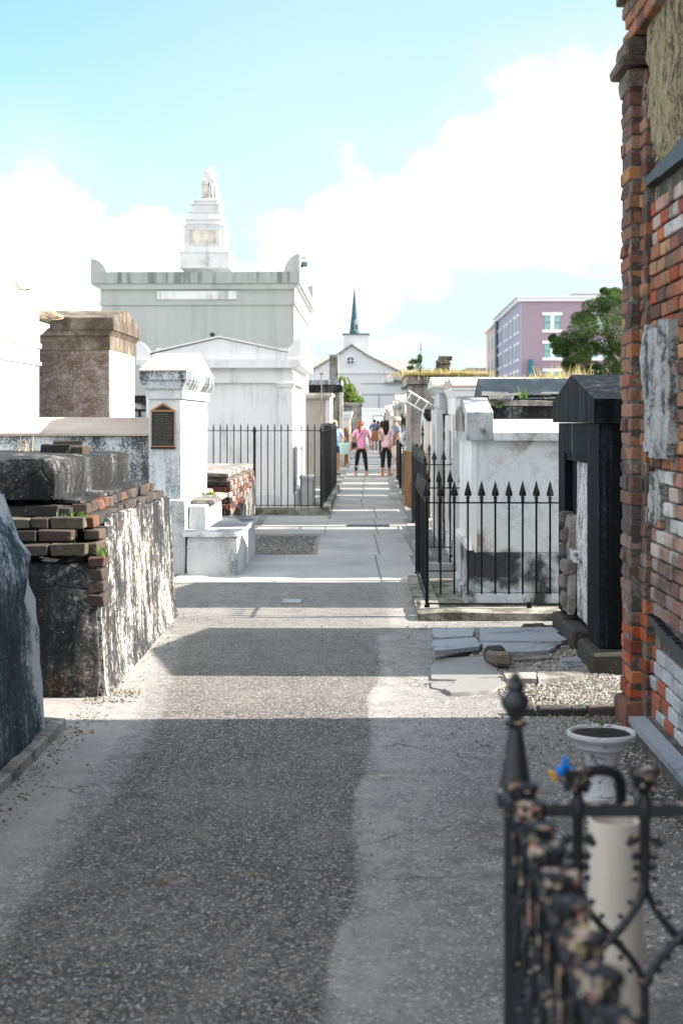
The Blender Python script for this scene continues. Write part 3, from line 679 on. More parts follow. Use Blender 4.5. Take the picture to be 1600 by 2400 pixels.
# --- brick tomb behind it
def bricks_wall(b, axis, fixed, a0,a1,z0,z1, pal, out=1, skip=None, L=.205, H=.066, gap=.011, depth=.06, jd=.006, bev=.006):
    """individual bricks laid on a vertical plane; axis 'x': runs along x at y=fixed; axis 'y': runs along y at x=fixed"""
    row=0; z=z0
    while z+H*.6 < z1:
        a=a0-(L*.5 if row%2 else 0)
        while a<a1-.01:
            s=max(a,a0); e=min(a+L,a1)
            if e-s>.03:
                m=(s+e)/2; zc=z+H/2
                cc=skip(m,zc) if skip else rnd.choice(pal)
                if cc is not None:
                    if cc is True: cc=rnd.choice(pal)
                    k=rnd.uniform(.8,1.15); cc=tuple(min(.8,q*k) for q in cc); o=rnd.uniform(-jd,jd)
                    if axis=='x': b.bbox(m,fixed+o,zc,e-s-gap,depth,H,bev,0,rnd.gauss(0,.012),rnd.gauss(0,.008),.0025,cc)
                    else: b.bbox(fixed+o,m,zc,depth,e-s-gap,H,bev,0,rnd.gauss(0,.008),rnd.gauss(0,.012),.0025,cc)
            a+=L
        z+=H+gap; row+=1
PAL_DK=[(.10,.035,.025),(.14,.05,.03),(.05,.035,.03),(.035,.03,.03),(.2,.08,.05),(.08,.06,.05)]
def tomb_brick_small():
    t=thing('brick_tomb','small roofless dark red brick tomb standing behind the bench-like slab','tomb',(-1.51,19,0),YAW)
    MB().box(-.93,-.02,.02,3.9,0,.9).build('core',MT['mortar'],t)
    b=MB(); bricks_wall(b,'x',.0,-.95,.0,.0,.86,PAL_DK); 
    bricks_wall(b,'y',.0,-.02,3.95,.0,.88,PAL_DK+[(.3,.26,.22),(.22,.2,.18),(.42,.4,.37)]); b.build('brick_face',MT['brick'],t,32)
    MB().rough(-.97,.02,-.03,3.97,.895,.955,seg=.12,amp=.012,seed=31).build('top_course',MT['greystone'],t,32)
    b=MB()      # surviving render on the lower path side
    pts=[(.9,0),(3.9,0),(3.9,.72),(3.3,.62),(2.7,.55),(2.1,.5),(1.7,.3),(1.3,.34),(1.0,.15)]
    b.prism(pts,'x',.03,.045); b.jitter(.004,6); b.build('render_patch',MT['streaky'],t)
tomb_brick_small()

# ------------------------------------------------------------------ generic tomb pieces
def acroter(b, x, y, z, w, h, dpt, left=True):      # quarter-round ear, seen from the front
    n=8; pts=[]
    for i in range(n+1):
        a=math.pi/2*i/n; pts.append((w*(1-math.sin(a))*1.0, h*(1-math.cos(a)) if False else h*math.cos(a)))
    # outer edge vertical at x=0, curve falling away to x=w
    poly=[(0,0),(w,0)]+[(w*math.cos(math.pi/2*i/n)+0, h*(math.sin(math.pi/2*i/n))**1.3) for i in range(1,n+1)]
    if not left: poly=[(-p[0],p[1]) for p in poly][::-1]
    b.prism([(x+p[0],z+p[1]) for p in poly],'y',y,y+dpt)
def white_mausoleum():
    d=26.2; X0=P(335,0,d).x; X1=P(672,0,d).x; w=X1-X0
    t=thing('white_tomb','large bright white tomb with low pediment and curled corner ears, inside railings','tomb',(X1,d,0),YAW)
    Z=lambda py: EYE+(HY-py)/F*d
    D=5.0
    b=MB(); b.box(-w+.06,-.06,.05,D,0,Z(840)); b.build('body',MT['white'],t)
    for sx in (-w,-.26): MB().box(sx,sx+.26,0,.3,.28,Z(888)).build('pilaster',MT['white'],t)
    MB().box(-.3,0.003,D-.3,D+.02,.28,Z(888)).build('pilaster',MT['white'],t)
    for sx in (-w-.03,-.29): b=MB(); b.box(sx,sx+.32,-.03,.33,Z(888),Z(883)); b.box(sx-.015,sx+.335,-.045,.345,Z(883)+.0,Z(879)); b.build('pilaster_capital',MT['white'],t)
    MB().box(-w-.05,.05,-.06,D+.05,0,.28,ty=.01,tx=.01).build('plinth',MT['white'],t)
    b=MB(); b.box(-w-.02,.02,-.02,D+.02,Z(879)+.001,Z(853)); b.box(-w+.0,.0,-.01,D+.01,Z(853)+.001,Z(840))
    b.build('frieze',MT['white'],t)
    b=MB(); b.prism([(-w-.02,Z(845)),(.02,Z(845)),(.12,Z(839)),(.16,Z(838)),(.16,Z(826)),(-w-.16,Z(826)),(-w-.16,Z(838)),(-w-.12,Z(839))],'y',-.16,D+.16)
    b.build('cornice',MT['white'],t)
    b=MB(); zc=Z(826)+.001; b.prism([(-w+.05,zc),(-.05,zc),(-.05,Z(812)),(-w/2,Z(777)),(-w+.05,Z(815))],'y',-.05,.35)
    b.prism([(-w+.02,Z(813)),(-w/2,Z(775)),(-.02,Z(810)),(-.02,Z(806)),(-w/2,Z(771)),(-w+.02,Z(809))],'y',-.1,.4)
    b.build('pediment',MT['white'],t)
    b=MB(); b.box(-w+.1,-.1,.6,D-.3,zc,Z(795)); b.prism([(.6,Z(795)+.001),(D-.3,Z(795)+.001),(D/2+.3,Z(786)),(D/2,Z(786))],'x',-w+.1,-.1); b.build('roof',MT['cream'],t)
    e=MB(); acroter(e,-w-.16,-.12,zc,.26,Z(784)-zc,.3,True); e.build('corner_ear',MT['white'],t)
    e=MB(); acroter(e,.16,-.12,zc,.26,Z(776)-zc,.3,False); e.build('corner_ear',MT['white'],t)
    e=MB(); acroter(e,.16,D-.2,zc,.26,Z(776)-zc,.3,False); e.build('corner_ear',MT['white'],t)
    b=MB(); b.lathe([(.035,Z(772)),(.03,Z(770)),(.06,Z(766)),(.03,Z(762)),(.0,Z(761))],-w/2-.15,.2,8); b.build('finial',MT['dark'],t)
    b=MB(); b.box(.06,.3,1.5,2.3,0,.5); b.box(.04,.34,1.46,2.34,.501,.56); b.build('side_ledge',MT['white'],t)
white_mausoleum()

def picket_mesh(kind, h, rail, r=.008):
    b=MB()
    if kind=='spear':
        b.box(-r,r,-r,r,.11,rail+.02)
        b.lathe([(r*1.2,rail),(.016,rail+.012),(.011,rail+.026),(.019,rail+.04),(.012,rail+.052),(.010,rail+.06)],n=8)
        z0=rail+.055; z1=h
        prof=[(.012,z0),(.031,z0+.006),(.028,z0+.03),(.012,z0+(z1-z0)*.68),(.0,z1)]
        b.lathe(prof,n=4,ph=0,sx=1,sy=.42)
    elif kind=='fine':
        b.box(-r,r,-r,r,.06,rail+.06)
        b.lathe([(r*1.5,rail+.03),(r*1.9,rail+.045),(r*1.2,rail+.06),(r*1.4,rail+.075),(0,h)],n=6)
    return b
def iron_fence(t, pts, spacing, rail, h, kind='spear', r=.008, low=.11, mat=None, postr=.016, posth=None, skip_posts=()):
    mat=mat or MT['iron']; first=None
    for (a,bq) in zip(pts,pts[1:]):
        a=Vector((a[0],a[1],0)); c=Vector((bq[0],bq[1],0)); L=(c-a).length; dr=(c-a)/L; n=max(1,round(L/spacing))
        for z in (low,rail):
            m=MB(); q=dr.cross(Vector((0,0,1)))*r*1.1
            vs=[a+q,c+q,c-q,a-q]; m.add([v+Vector((0,0,z-r*.8)) for v in vs]+[v+Vector((0,0,z+r*.8)) for v in vs],BOXF); m.build('rail',mat,t)
        for i in range(1,n):
            p=a+dr*(L*i/n)
            if first is None: first=picket_mesh(kind,h,rail,r).build('picket',mat,t); o=first
            else: o=dup(first,t)
            o.location=p; o.rotation_euler=(0,0,math.atan2(dr.y,dr.x)+rnd.gauss(0,.03))
    for i,p in enumerate(pts):
        if i in skip_posts: continue
        m=MB(); ph=posth or h-.03
        m.box(-postr,postr,-postr,postr,0,ph-.12); m.lathe([(postr*1.5,ph-.12),(postr*1.8,ph-.1),(postr*.9,ph-.085),(postr*1.5,ph-.06),(0,ph)],n=8); m.box(-postr*2,postr*2,-postr*2,postr*2,0,.03)
        m.build('post',mat,t).location=(p[0],p[1],0)
def fence_left():
    d=24.7; t=thing('iron_fence','tall thin black iron railing with small pointed tips before the white tomb','fence',(-.35,d,.0),YAW)
    k=MB(); k.box(-2.3,.13,-.13,.12,0,.14); k.box(.0,.13,.121,9,0,.13); k.build('kerb',MT['mossyconc'],t)
    f=[(-2.35,0),(-1.16,0),(0,0),(0.02,4.5),(.04,8.9)]
    tt=NT('half_bleached_iron',.5)
    tt.color(tt.mix(tt.mr(tt.noise(1.,5,.6,vec=tt.mp((3,3,1.2))),.5,.56),(.012,.014,.015),(.03,.035,.035)))
    iron_fence(t,f,.117,1.47,1.6,'fine',.0085,.17,tt.done(),.022,1.56)
fence_left()

# --- great grey mausoleum with stepped monument and figure
def great_mausoleum():
    d=38.0; X=lambda px:P(px,0,d).x; Z=lambda py:EYE+(HY-py)/F*d
    x0=X(232)-X(675); t=thing('grey_mausoleum','huge pale grey mausoleum with rounded corner ears towering behind the white tomb','mausoleum',(X(675),d,0),YAW)
    D=9.0; w=-x0
    MB().box(-w,0,0,D,0,Z(700)).build('wall',MT['greyblue'],t)
    b=MB(); b.box(-w-.04,.04,-.04,D+.04,Z(700)+.001,Z(692)); b.build('string_course',MT['greyblue'],t)
    b=MB(); b.box(-w-.02,.02,-.02,D+.02,Z(692)+.001,Z(664)); b.build('frieze',MT['greyblue'],t)
    b=MB(); b.prism([(-w-.03,Z(664)),(.03,Z(664)),(.03,Z(661)),(.12,Z(655)),(.12,Z(651)),(-w-.22,Z(651)),(-w-.22,Z(655)),(-w-.03,Z(661))],'y',-.1,D+.15)
    b.build('cornice',MT['greyblue'],t)
    b=MB(); b.box(-w-.26,.16,-.14,D+.18,Z(651)+.001,Z(625)); b.build('parapet',MT['greytop'],t)
    zt=Z(625)+.001
    for yy in (-.14,D-.3):
        e=MB(); acroter(e,.16,yy,zt,.42,Z(584)-zt,.45,False); e.build('corner_ear',MT['greyblue'],t)
        e=MB(); acroter(e,-w-.26,yy,zt,.42,Z(595)-zt,.45,True); e.build('corner_ear',MT['greyblue'],t)
    e=MB(); e.box(X(361)-X(675),X(544)-X(675),-.05,-.021,Z(687),Z(668)); e.build('name_panel',MT['white'],t)
    # stepped monument on its roof
    dm=42.5; m=thing('stepped_monument','stepped white marble monument block rising above the grey mausoleum roof','monument',(P(477,0,dm).x,dm,Z(625)),YAW)
    Zm=lambda py:EYE+(HY-py)/F*dm-Z(625); Xm=lambda px:(px-477)/F*dm
    for n,(a,bq,y0,y1,pr) in {'base':(421,533,622,585,.0),'block':(429,522,584,523,.0),'lower_step':(434,514,521,508,.02),'middle_step':(441,509,507,490,.02),'upper_step':(446,507,489,472,.02),'top_step':(451,503,471,463,.02)}.items():
        hw=(Xm(bq)-Xm(a))/2; cx=(Xm(bq)+Xm(a))/2
        q=MB(); q.box(cx-hw,cx+hw,-hw*1.15,hw*1.15,Zm(y0)+.001,Zm(y1)-.04); q.box(cx-hw-pr-.02,cx+hw+pr+.02,-hw*1.15-pr-.02,hw*1.15+pr+.02,Zm(y1)-.039,Zm(y1)); q.build(n,MT['statuary'],m)
    hw=(Xm(522)-Xm(429))/2
    MB().box(Xm(443),Xm(508),-hw*1.15-.012,-hw*1.15-.001,Zm(567),Zm(535)).build('inscription_panel',MT['cream'],m)
    b=MB(); e=.025
    yf=-hw*1.15
    for (a,bb,c,dd) in ((443,508,569,567),(443,508,535,533),(441,443,569,533),(508,510,569,533)): b.box(Xm(a)+.001,Xm(bb)-.001,yf-.03,yf-.001,Zm(c),Zm(dd))
    b.build('panel_frame',MT['statuary'],m)
    return Z(625)+Zm(463), dm
ZS, DS = great_mausoleum()
# ------------------------------------------------------------------ skinned figures
def skin(name, nodes, edges, mat, parent=None, sub=2, root=0, smooth=True):
    """nodes: [(x,y,z,rx,ry)]"""
    me=bpy.data.meshes.new(name); me.from_pydata([n[:3] for n in nodes],edges,[])
    o=bpy.data.objects.new(name,me); col.objects.link(o)
    md=o.modifiers.new('Skin','SKIN'); md.use_smooth_shade=True; md.branch_smoothing=.3
    sv=me.skin_vertices[0].data
    for i,n in enumerate(nodes):
        sv[i].radius=(n[3], n[4] if len(n)>4 else n[3]); sv[i].use_root=(i==root)
    s=o.modifiers.new('Sub','SUBSURF'); s.levels=sub; s.render_levels=sub
    me.materials.append(mat)
    if parent is not None: o.parent=parent
    return o
def statue_top():
    d=DS; t=thing('statue','white marble statue of a draped mourner leaning on a short column','statue',(P(480,0,d).x,d,ZS),YAW)
    s=d/F
    MB().box(-.27,.27,-.25,.25,0,.06).build('base',MT['statuary'],t)
    b=MB(); b.box(-.22,-.0,-.14,.10,.061,.11); b.box(-.19,-.02,-.12,.08,.111,.50); b.box(-.23,.0,-.15,.11,.501,.56); b.build('column',MT['cream'],t)
    # robed body, one surface
    nodes=[(.10,.02,.55,.13,.12),(.13,.02,.35,.16,.14),(.14,.03,.1,.19,.17),(.06,.01,.72,.15,.12),(.03,0,.86,.13,.11),(.04,-.02,.95,.06,.06),(.05,-.05,1.03,.085,.095),
           (-.10,-.02,.80,.07,.07),(-.16,-.10,.66,.05,.05),(-.10,-.14,.60,.04,.04),(.17,0,.80,.06,.06),(.19,-.08,.64,.05,.05),(.10,-.15,.60,.04,.04)]
    skin('figure',nodes,[(0,1),(1,2),(0,3),(3,4),(4,5),(5,6),(4,7),(7,8),(8,9),(4,10),(10,11),(11,12)],MT['statuary'],t)
    b=MB(); n=14
    for k in range(9):      # folds of the robe
        a=-2.6+k*.5; b.tube([(.1+.13*math.cos(a),.02+.12*math.sin(a),.6),(.13+.18*math.cos(a),.02+.16*math.sin(a),.3),(.14+.21*math.cos(a),.03+.19*math.sin(a),.06)],[.012,.02,.03],6)
    b.build('robe_fold',MT['statuary'],t)
    b=MB(); b.lathe([(.0,.0),(.11,.0),(.10,.1),(.12,.2),(.16,.32),(.10,.40),(.0,.44)],n=12,sx=1,sy=.7); 
    o=b.build('drapery',MT['statuary'],t); o.location=(-.09,-.02,.56); o.rotation_euler=(0,R(18),0)
statue_top()

# --- brown tomb, far left
def gable_tomb(name,label,loc,w,dp,z_eave0,z_eave1,z_ridge,mat,mtop,mroof,plinth=0,ov=.08,yaw=YAW,cat='tomb',door=None,seg=None):
    """tomb whose gabled narrow end faces the path; origin at its near path-side corner, body towards -x when w<0"""
    t=thing(name,label,cat,loc,yaw); a,c=(w,0) if w<0 else (0,w)
    b=MB(); b.box(a,c,0,dp,plinth,z_eave0-.22); b.build('body',mat,t)
    b=MB(); b.box(a-.02,c+.02,-.02,dp+.02,z_eave0-.219,z_eave0-.02); b.build('frieze',mtop,t)
    b=MB(); b.prism([(a-.02,z_eave0-.019),(c+.02,z_eave0-.019),(c+ov*.8,z_eave0+.05),(c+ov*.8,z_eave0+.06),(a-ov*.8,z_eave0+.06),(a-ov*.8,z_eave0+.05)],'y',-ov*.8,dp+ov*.8)
    b.box(a-ov,c+ov,-ov,dp+ov,z_eave0+.061,z_eave1); b.jitter(.006,5); b.build('cornice',mtop,t)
    b=MB(); b.prism([(-ov+.01,z_eave1+.001),(dp+ov-.01,z_eave1+.001),(dp+ov-.01,z_eave1+.03),(dp/2,z_ridge),(-ov+.01,z_eave1+.03)],'x',a-ov+.01,c+ov-.01); b.jitter(.006,5); b.build('gable_roof',mroof,t)
    if plinth: MB().box(a-.05,c+.05,-.05,dp+.05,0,plinth).build('plinth',mat,t)
    return t
t=gable_tomb('brown_tomb','brown mottled tomb with moulded gable cap and dry tumbleweed on its roof',(P(250,0,20).x,20,0),-1.06,2.15,2.86,3.06,3.27,MT['brown'],MT['browntop'],MT['browntop'])
MB().box(.001,.014,.03,2.1,0,2.84).build('sunlit_side_panel',MT['cream'],t)  # added cream panel: paints the sunlit look of the path-side face
def weeds(name,label,cat,loc,n,h,spread,mat,curl=.5,wd=.004,kind=None):
    b=MB()
    for _ in range(n):
        x,y=rnd.gauss(0,spread[0]),rnd.gauss(0,spread[1]); hh=h*rnd.uniform(.3,1.1); a=rnd.uniform(0,6.28); k=curl*hh*rnd.uniform(.2,1)
        w=wd*rnd.uniform(.6,1.4); ax,ay=w*math.sin(a),-w*math.cos(a)
        p0=(x,y,0); p1=(x+k*.3*math.cos(a),y+k*.3*math.sin(a),hh*.55); p2=(x+k*math.cos(a),y+k*math.sin(a),hh)
        b.add([(p0[0]-ax,p0[1]-ay,0),(p0[0]+ax,p0[1]+ay,0),(p1[0]+ax*.7,p1[1]+ay*.7,p1[2]),(p1[0]-ax*.7,p1[1]-ay*.7,p1[2]),p2],[(0,1,2,3),(3,2,4)])
    o=b.build(name,mat,None,smooth=False); o.location=loc; tag(o,label,cat)
    if kind: o['kind']=kind
    return o
def tumble():
    b=MB()
    for _ in range(60):
        r=rnd.uniform(.08,.2); a0=rnd.uniform(0,6.28); tilt=rnd.uniform(-1,1); pts=[]
        for k in range(7):
            a=a0+k*.35; pts.append((r*math.cos(a),r*.8*math.sin(a)*math.cos(tilt),.1+r*.5*math.sin(a)*math.sin(tilt)-.04*k*.3))
        b.tube(pts,.0035,4,cap=False)
    o=b.build('dead_weed',MT['straw'],None,smooth=False); o.location=(P(118,0,20).x,19.9,3.05); tag(o,'curled ball of pale dry weed hanging over the brown tomb roof','weed')
tumble()
def white_left():
    d=19.3; X1=P(90,0,d).x; Z=lambda py:EYE+(HY-py)/F*d
    t=thing('tall_white_tomb','dazzling white tall tomb at the left picture edge with moulded cornices','tomb',(X1,d,0),YAW)
    D=-4.3; w=1.6
    b=MB(); b.box(-w,0,D,0,0,Z(839)); b.build('body',MT['white'],t)
    b=MB(); b.box(-w-.02,.03,D-.02,.03,Z(839)+.001,Z(832)); b.box(-w-.0,.005,D,.005,Z(832)+.001,Z(800)); b.box(-w-.02,.03,D-.02,.03,Z(800)+.001,Z(790)); b.build('band',MT['white'],t)
    b=MB(); b.box(-w,.01,D,.01,Z(790)+.001,Z(768)); b.prism([(-w-.01,Z(768)+.001),(.01,Z(768)+.001),(.09,Z(755)),(.12,Z(751)),(.12,Z(744)),(-w-.12,Z(744)),(-w-.12,Z(751))],'y',D-.1,.1); b.build('cornice',MT['white'],t)
    MB().box(-w+.02,-.0,D+.02,.0,Z(744)+.001,Z(703)).build('parapet',MT['white'],t)
    g=gd(0) if False else 16.6
    p=thing('roof_plant','small bent leaf and green sprout growing on the tall white tomb roof','plant',(P(40,0,g).x+.0,g+.4,3.2),0)
    b=MB(); b.add([(0,0,0),(-.05,0,.03),(-.12,.01,.12),(-.2,.0,.15),(-.16,0,.1),(-.08,0,.02)],[(0,1,2,5),(5,2,3,4)]); b.build('dry_leaf',MT['straw'],p,smooth=False)
    b=MB()
    for i in range(14):
        a=i*.9; b.add([(0,0,0),(.05*math.cos(a),.05*math.sin(a),.02),(.07*math.cos(a+.4),.07*math.sin(a+.4),.01)],[(0,1,2)])
    b.build('green_sprout',MT['greengrass'],p,smooth=False)
white_left()
def small_stained():
    d=27.; t=thing('small_stained_tomb','low black and white stained tomb in the gap left of the plaque tomb','tomb',(P(345,0,d).x,d,0),YAW)
    MB().box(-.9,0,0,2,0,1.98).build('body',MT['marbledirty'],t)
    MB().box(-.95,.05,-.05,2.05,1.981,2.12).build('cap',MT['dark'],t)
    b=MB(); b.box(-.9,-.02,-.03,-.001,1.82,1.86); b.box(-.22,-.18,-.03,-.001,1.1,1.819); b.build('iron_bar',MT['iron'],t)
small_stained()
def cctv():
    d=48.; p=P(696,0,d); t=thing('security_camera','small white and green security camera on a mast behind the grey mausoleum','camera',(p.x,d,0),0)
    z=lambda py:EYE+(HY-py)/F*d
    b=MB(); b.tube([(0,0,0),(0,0,z(632))],[.05,.045],8); b.build('mast',MT['trim'],t)
    b=MB(); b.lathe([(.03,z(632)),(.06,z(628)),(.05,z(620))],n=8); b.tube([(0,0,z(622)),(-.03,0,z(612)),(0,0,z(600))],.03,6); b.build('bracket',MT['trim'],t)
    MB().bbox(.04,-.05,z(607),.16,.3,.16,.02,.3).build('camera_housing',MT['spire'],t)
    MB().bbox(-.08,-.02,z(611),.08,.14,.09,.01,.1).build('sensor_box',MT['spire'],t)
    MB().bbox(.02,0,z(591),.2,.16,.1,.02).build('lamp_head',MT['cream'],t)
cctv()

# ================================================================== CENTRE, FAR
def column_tomb():
    # K1
    d=36.; t=thing('beige_tomb','small beige-faced tomb with white cornice behind the iron railing','tomb',(P(756,0,d).x,d,0),YAW)
    b=MB(); b.box(-.75,-.1,.05,2.4,0,2.2); b.build('body',MT['sand'],t)
    MB().box(-.1,0.02,0,2.4,0,2.2).build('corner_pilaster',MT['cream'],t)
    b=MB(); b.box(-.82,.03,-.05,2.45,2.201,2.26); b.box(-.86,.07,-.1,2.5,2.261,2.34); b.jitter(.012,4); b.build('cornice',MT['cream'],t)
    t=thing('iron_pole','thin rusty pole standing by the beige tomb','pole',(P(738,0,34).x,34.,0),0)
    MB().tube([(0,0,0),(0,0,2.72)],.014,6).build('shaft',MT['greystone'],t)
    b=MB(); b.tube([(-.04,0,2.76),(.04,0,2.76)],.025,6); b.build('cap',MT['ironrust'],t)
    # K2
    d=50.; t=thing('black_ledge_tomb','black and white stained tall tomb with heavy ledge and leaning brick chimney stack','tomb',(P(785,0,d).x,d,0),YAW)
    Z=lambda py:EYE+(HY-py)/F*d
    MB().rough(-1.15,-.05,.0,3,0,Z(900),seg=.3,amp=.03,seed=40).build('body',MT['greystone'],t,32)
    MB().rough(-1.25,.03,-.12,3,Z(900),Z(884),seg=.25,amp=.03,seed=41).build('lower_ledge',MT['dark'],t,32)
    MB().rough(-1.2,.0,-.1,3,Z(884)+.01,Z(872),seg=.25,amp=.03,seed=43).build('upper_ledge',MT['vault'],t,32)
    MB().rough(-.45,-.12,.1,.5,Z(872),Z(813),seg=.15,amp=.02,seed=42).build('stack',MT['greystone'],t,32)
    MB().box(-.09,.04,-.04,.3,0,Z(900)-.01).build('corner_strip',MT['cream'],t)
    # K3
    d=60.; t=thing('white_pillar_tomb','slim white pillared tomb front with flat cap left of the walkers','tomb',(P(804,0,d).x,d,0),YAW); Z=lambda py:EYE+(HY-py)/F*d
    MB().box(-.5,-.02,0,2.5,0,Z(960)).build('body',MT['cream'],t); b=MB(); b.box(-.55,.03,-.06,2.5,Z(960)+.001,Z(953)); b.box(-.6,.07,-.1,2.5,Z(953)+.001,Z(945)); b.build('cap',MT['white'],t)
    # K4
    d=80.; t=thing('brown_block_tomb','tall brown block tomb overgrown on top beside the church','tomb',(P(831,0,d).x,d,0),YAW); Z=lambda py:EYE+(HY-py)/F*d
    MB().rough(-1.15,0,0,3,0,Z(932),seg=.35,amp=.03,seed=44).build('body',MT['greystone'],t,32); MB().rough(-1.2,.06,-.08,3,Z(932),Z(925),seg=.35,amp=.03,seed=45).build('cap',MT['greystone'],t,32)
column_tomb()
def foliage(name, clumps, nleaf, size, mat, parent=None):
    b=MB()
    for (cx,cy,cz,rx,ry,rz) in clumps:
        for _ in range(nleaf):
            v=Vector((rnd.gauss(0,1),rnd.gauss(0,1),rnd.gauss(0,1))).normalized()*(rnd.random()**.35)
            p=Vector((cx+v.x*rx,cy+v.y*ry,cz+v.z*rz)); s=size*rnd.uniform(.6,1.4)
            a=Vector((rnd.gauss(0,1),rnd.gauss(0,1),rnd.gauss(0,.6))).normalized(); q=a.cross(Vector((rnd.gauss(0,1),rnd.gauss(0,1),rnd.gauss(0,1)))).normalized()
            b.add([p-a*s,p+q*s*.5,p+a*s,p-q*s*.5],[(0,1,2,3)])
    return b.build(name,mat,parent,smooth=False)
def bush_far():
    d=84.; c=P(806,895,d); t=thing('green_shrub','bright green shrub crowning the brown block tomb beside the church','shrub',(c.x,d,2.6),0)
    MB().tube([(0,0,-.3),(.1,0,.8),(-.2,0,1.6)],[.12,.08,.04],6).build('stem',MT['bark'],t)
    cl=[(-.5,0,.3,.45,.6,.5),(-.5,0,.9,.4,.6,.5),(-.55,0,1.3,.25,.4,.35),(0,0,.5,.5,.6,.4),(.3,0,.2,.5,.5,.3),(-.1,0,.9,.35,.4,.3)]
    foliage('crown',cl,420,.09,MT['leaf2'],t)
bush_far()

def church():
    d=150.; cx=P(807,0,d).x; t=thing('church','pale church with round window, square tower and slender blue-green spire','church',(cx,d,0),YAW*.3)
    Z=lambda py:EYE+(HY-py)/F*d; X=lambda px:(px-807)/F*d
    # nave behind
    b=MB(); b.box(X(690),X(925),7,30,0,Z(852)); b.build('nave_wall',MT['church'],t)
    b=MB(); b.prism([(6.4,Z(852)+.01),(6.4,Z(850)),(12,Z(820)+.25),(18,Z(850)),(18,Z(852)+.01)],'x',X(690),X(965)); b.build('nave_roof',MT['shingle'],t)
    b=MB(); b.prism([(X(762),0),(X(930),0),(X(930),Z(857)),(X(843),Z(818)),(X(807),Z(794)),(X(772),Z(818)),(X(707),Z(857)),(X(707),0)],'y',0,6); b.build('front_wall',MT['church'],t)
    b=MB()      # raking cornice
    L=[(707,857),(772,818),(807,794),(843,818),(922,858)]
    for (a,bb) in zip(L,L[1:]):
        b.prism([(X(a[0]),Z(a[1])+.02),(X(bb[0]),Z(bb[1])+.02),(X(bb[0]),Z(bb[1])+.2),(X(a[0]),Z(a[1])+.2)],'y',-.3,6.2)
    b.build('raking_cornice',MT['shingle'],t)
    MB().box(X(765),X(915),-.18,-.001,Z(857),Z(854)).build('string_course',MT['trim'],t)
    for yy in (905,880,940): MB().box(X(830),X(930),-.08,-.001,Z(yy+1),Z(yy)).build('panel_joint',MT['shingle'],t)
    MB().box(X(869),X(870),-.085,-.001,Z(940),Z(906)).build('panel_joint',MT['shingle'],t)
    w=MB(); w.lathe([(.52,0),(.52,.08),(.40,.10),(.40,.02)],n=24); o=w.build('round_window',MT['trim'],t); o.rotation_euler=(R(90),0,0); o.location=(X(804.5),-.05,Z(828))
    g=MB(); g.lathe([(.40,0),(0.40,.03)],n=20); g.build('glass',MT['glassdark'],o)
    g=MB(); g.box(-.4,.4,-.035,.035,.031,.07); g.box(-.035,.035,-.4,.4,.071,.1); g.build('muntin',MT['trim'],o)
    # tower
    b=MB(); b.box(X(789),X(846),1.5,4.2,Z(850),Z(766)); b.build('tower_wall',MT['church'],t)
    b=MB(); b.box(X(786),X(849),1.3,4.4,Z(766)+.005,Z(763.5)); b.build('tower_cornice',MT['spire'],t)
    b=MB(); b.lathe([(.36,0),(.36,.06)],n=20); o=b.build('round_louvre',MT['trim'],t); o.rotation_euler=(R(90),0,0); o.location=(X(818),1.46,Z(795))
    sx=X(814); b=MB(); b.lathe([(.60,Z(763)),(.53,Z(750)),(.36,Z(720)),(.05,Z(657))],sx,2.8,8,ph=R(22.5)); b.build('spire',MT['spire'],t,20)
    b=MB(); b.box(sx+.0,sx+.36,2.2,2.4,Z(757),Z(736)); b.prism([(sx-.04,Z(736)+.01),(sx+.4,Z(736)+.01),(sx+.18,Z(729))],'y',2.05,2.45); b.build('spire_dormer',MT['church'],t)
    MB().box(sx+.05,sx+.31,2.18,2.199,Z(755),Z(741)).build('louvre',MT['glassdark'],t)
    MB().tube([(sx,2.8,Z(658)),(sx,2.8,Z(650))],.03,6).build('spire_tip',MT['iron'],t)
    # side window bay
    b=MB(); b.box(X(881),X(924),-.4,-.001,Z(881),Z(879)); b.build('balcony_slab',MT['shingle'],t)
    b=MB(); b.box(X(883),X(922),-.02,-.001,Z(878),Z(859)); b.build('window_recess',MT['cream'],t)
    b=MB(); b.ball(X(894),-.15,Z(869),.36,.1,.42,8); b.build('window_figure',MT['white'],t)
    for a,c in ((904,915),(918,922)): MB().box(X(a),X(c),-.2,-.021,Z(878),Z(872)).build('window_box',MT['glassdark'],t)
    MB().box(X(921),X(937),-.1,-.0,Z(895),Z(888)).build('louvred_vent',MT['glassdark'],t)
    b=MB(); b.box(X(931),X(975),2,20,0,Z(858)); b.build('side_wing',MT['church'],t)
    a=thing('radio_mast','thin antenna mast on the right end of the church roof','antenna',(P(966,0,152).x,152,0),0)
    MB().tube([(0,0,6),(0,0,Z(785))],.04,5).build('mast',MT['iron'],a); b=MB(); b.tube([(-.3,0,Z(800)),(.3,0,Z(800))],.025,5); b.build('crossbar',MT['iron'],a)
church()
def church_tree():
    d=146; c=P(958,840,d); t=thing('dark_tree','dark thin-leaved tree top at the right end of the church roof','tree',(c.x+.2,d,0),0)
    MB().tube([(0,0,0),(.1,0,5),(-.1,0,7.6)],[.2,.12,.04],6).build('trunk',MT['bark'],t)
    z=EYE+(HY-840)/F*d
    foliage('crown',[(0,0,z-.4,.45,.5,1.1),(-.5,0,z+.4,.6,.5,.35),(-.9,0,z-.2,.4,.4,.25),(.05,0,z+.7,.25,.3,.5),(-.2,0,z-1.3,.5,.5,.6)],150,.13,MT['leaf'],t)
church_tree()
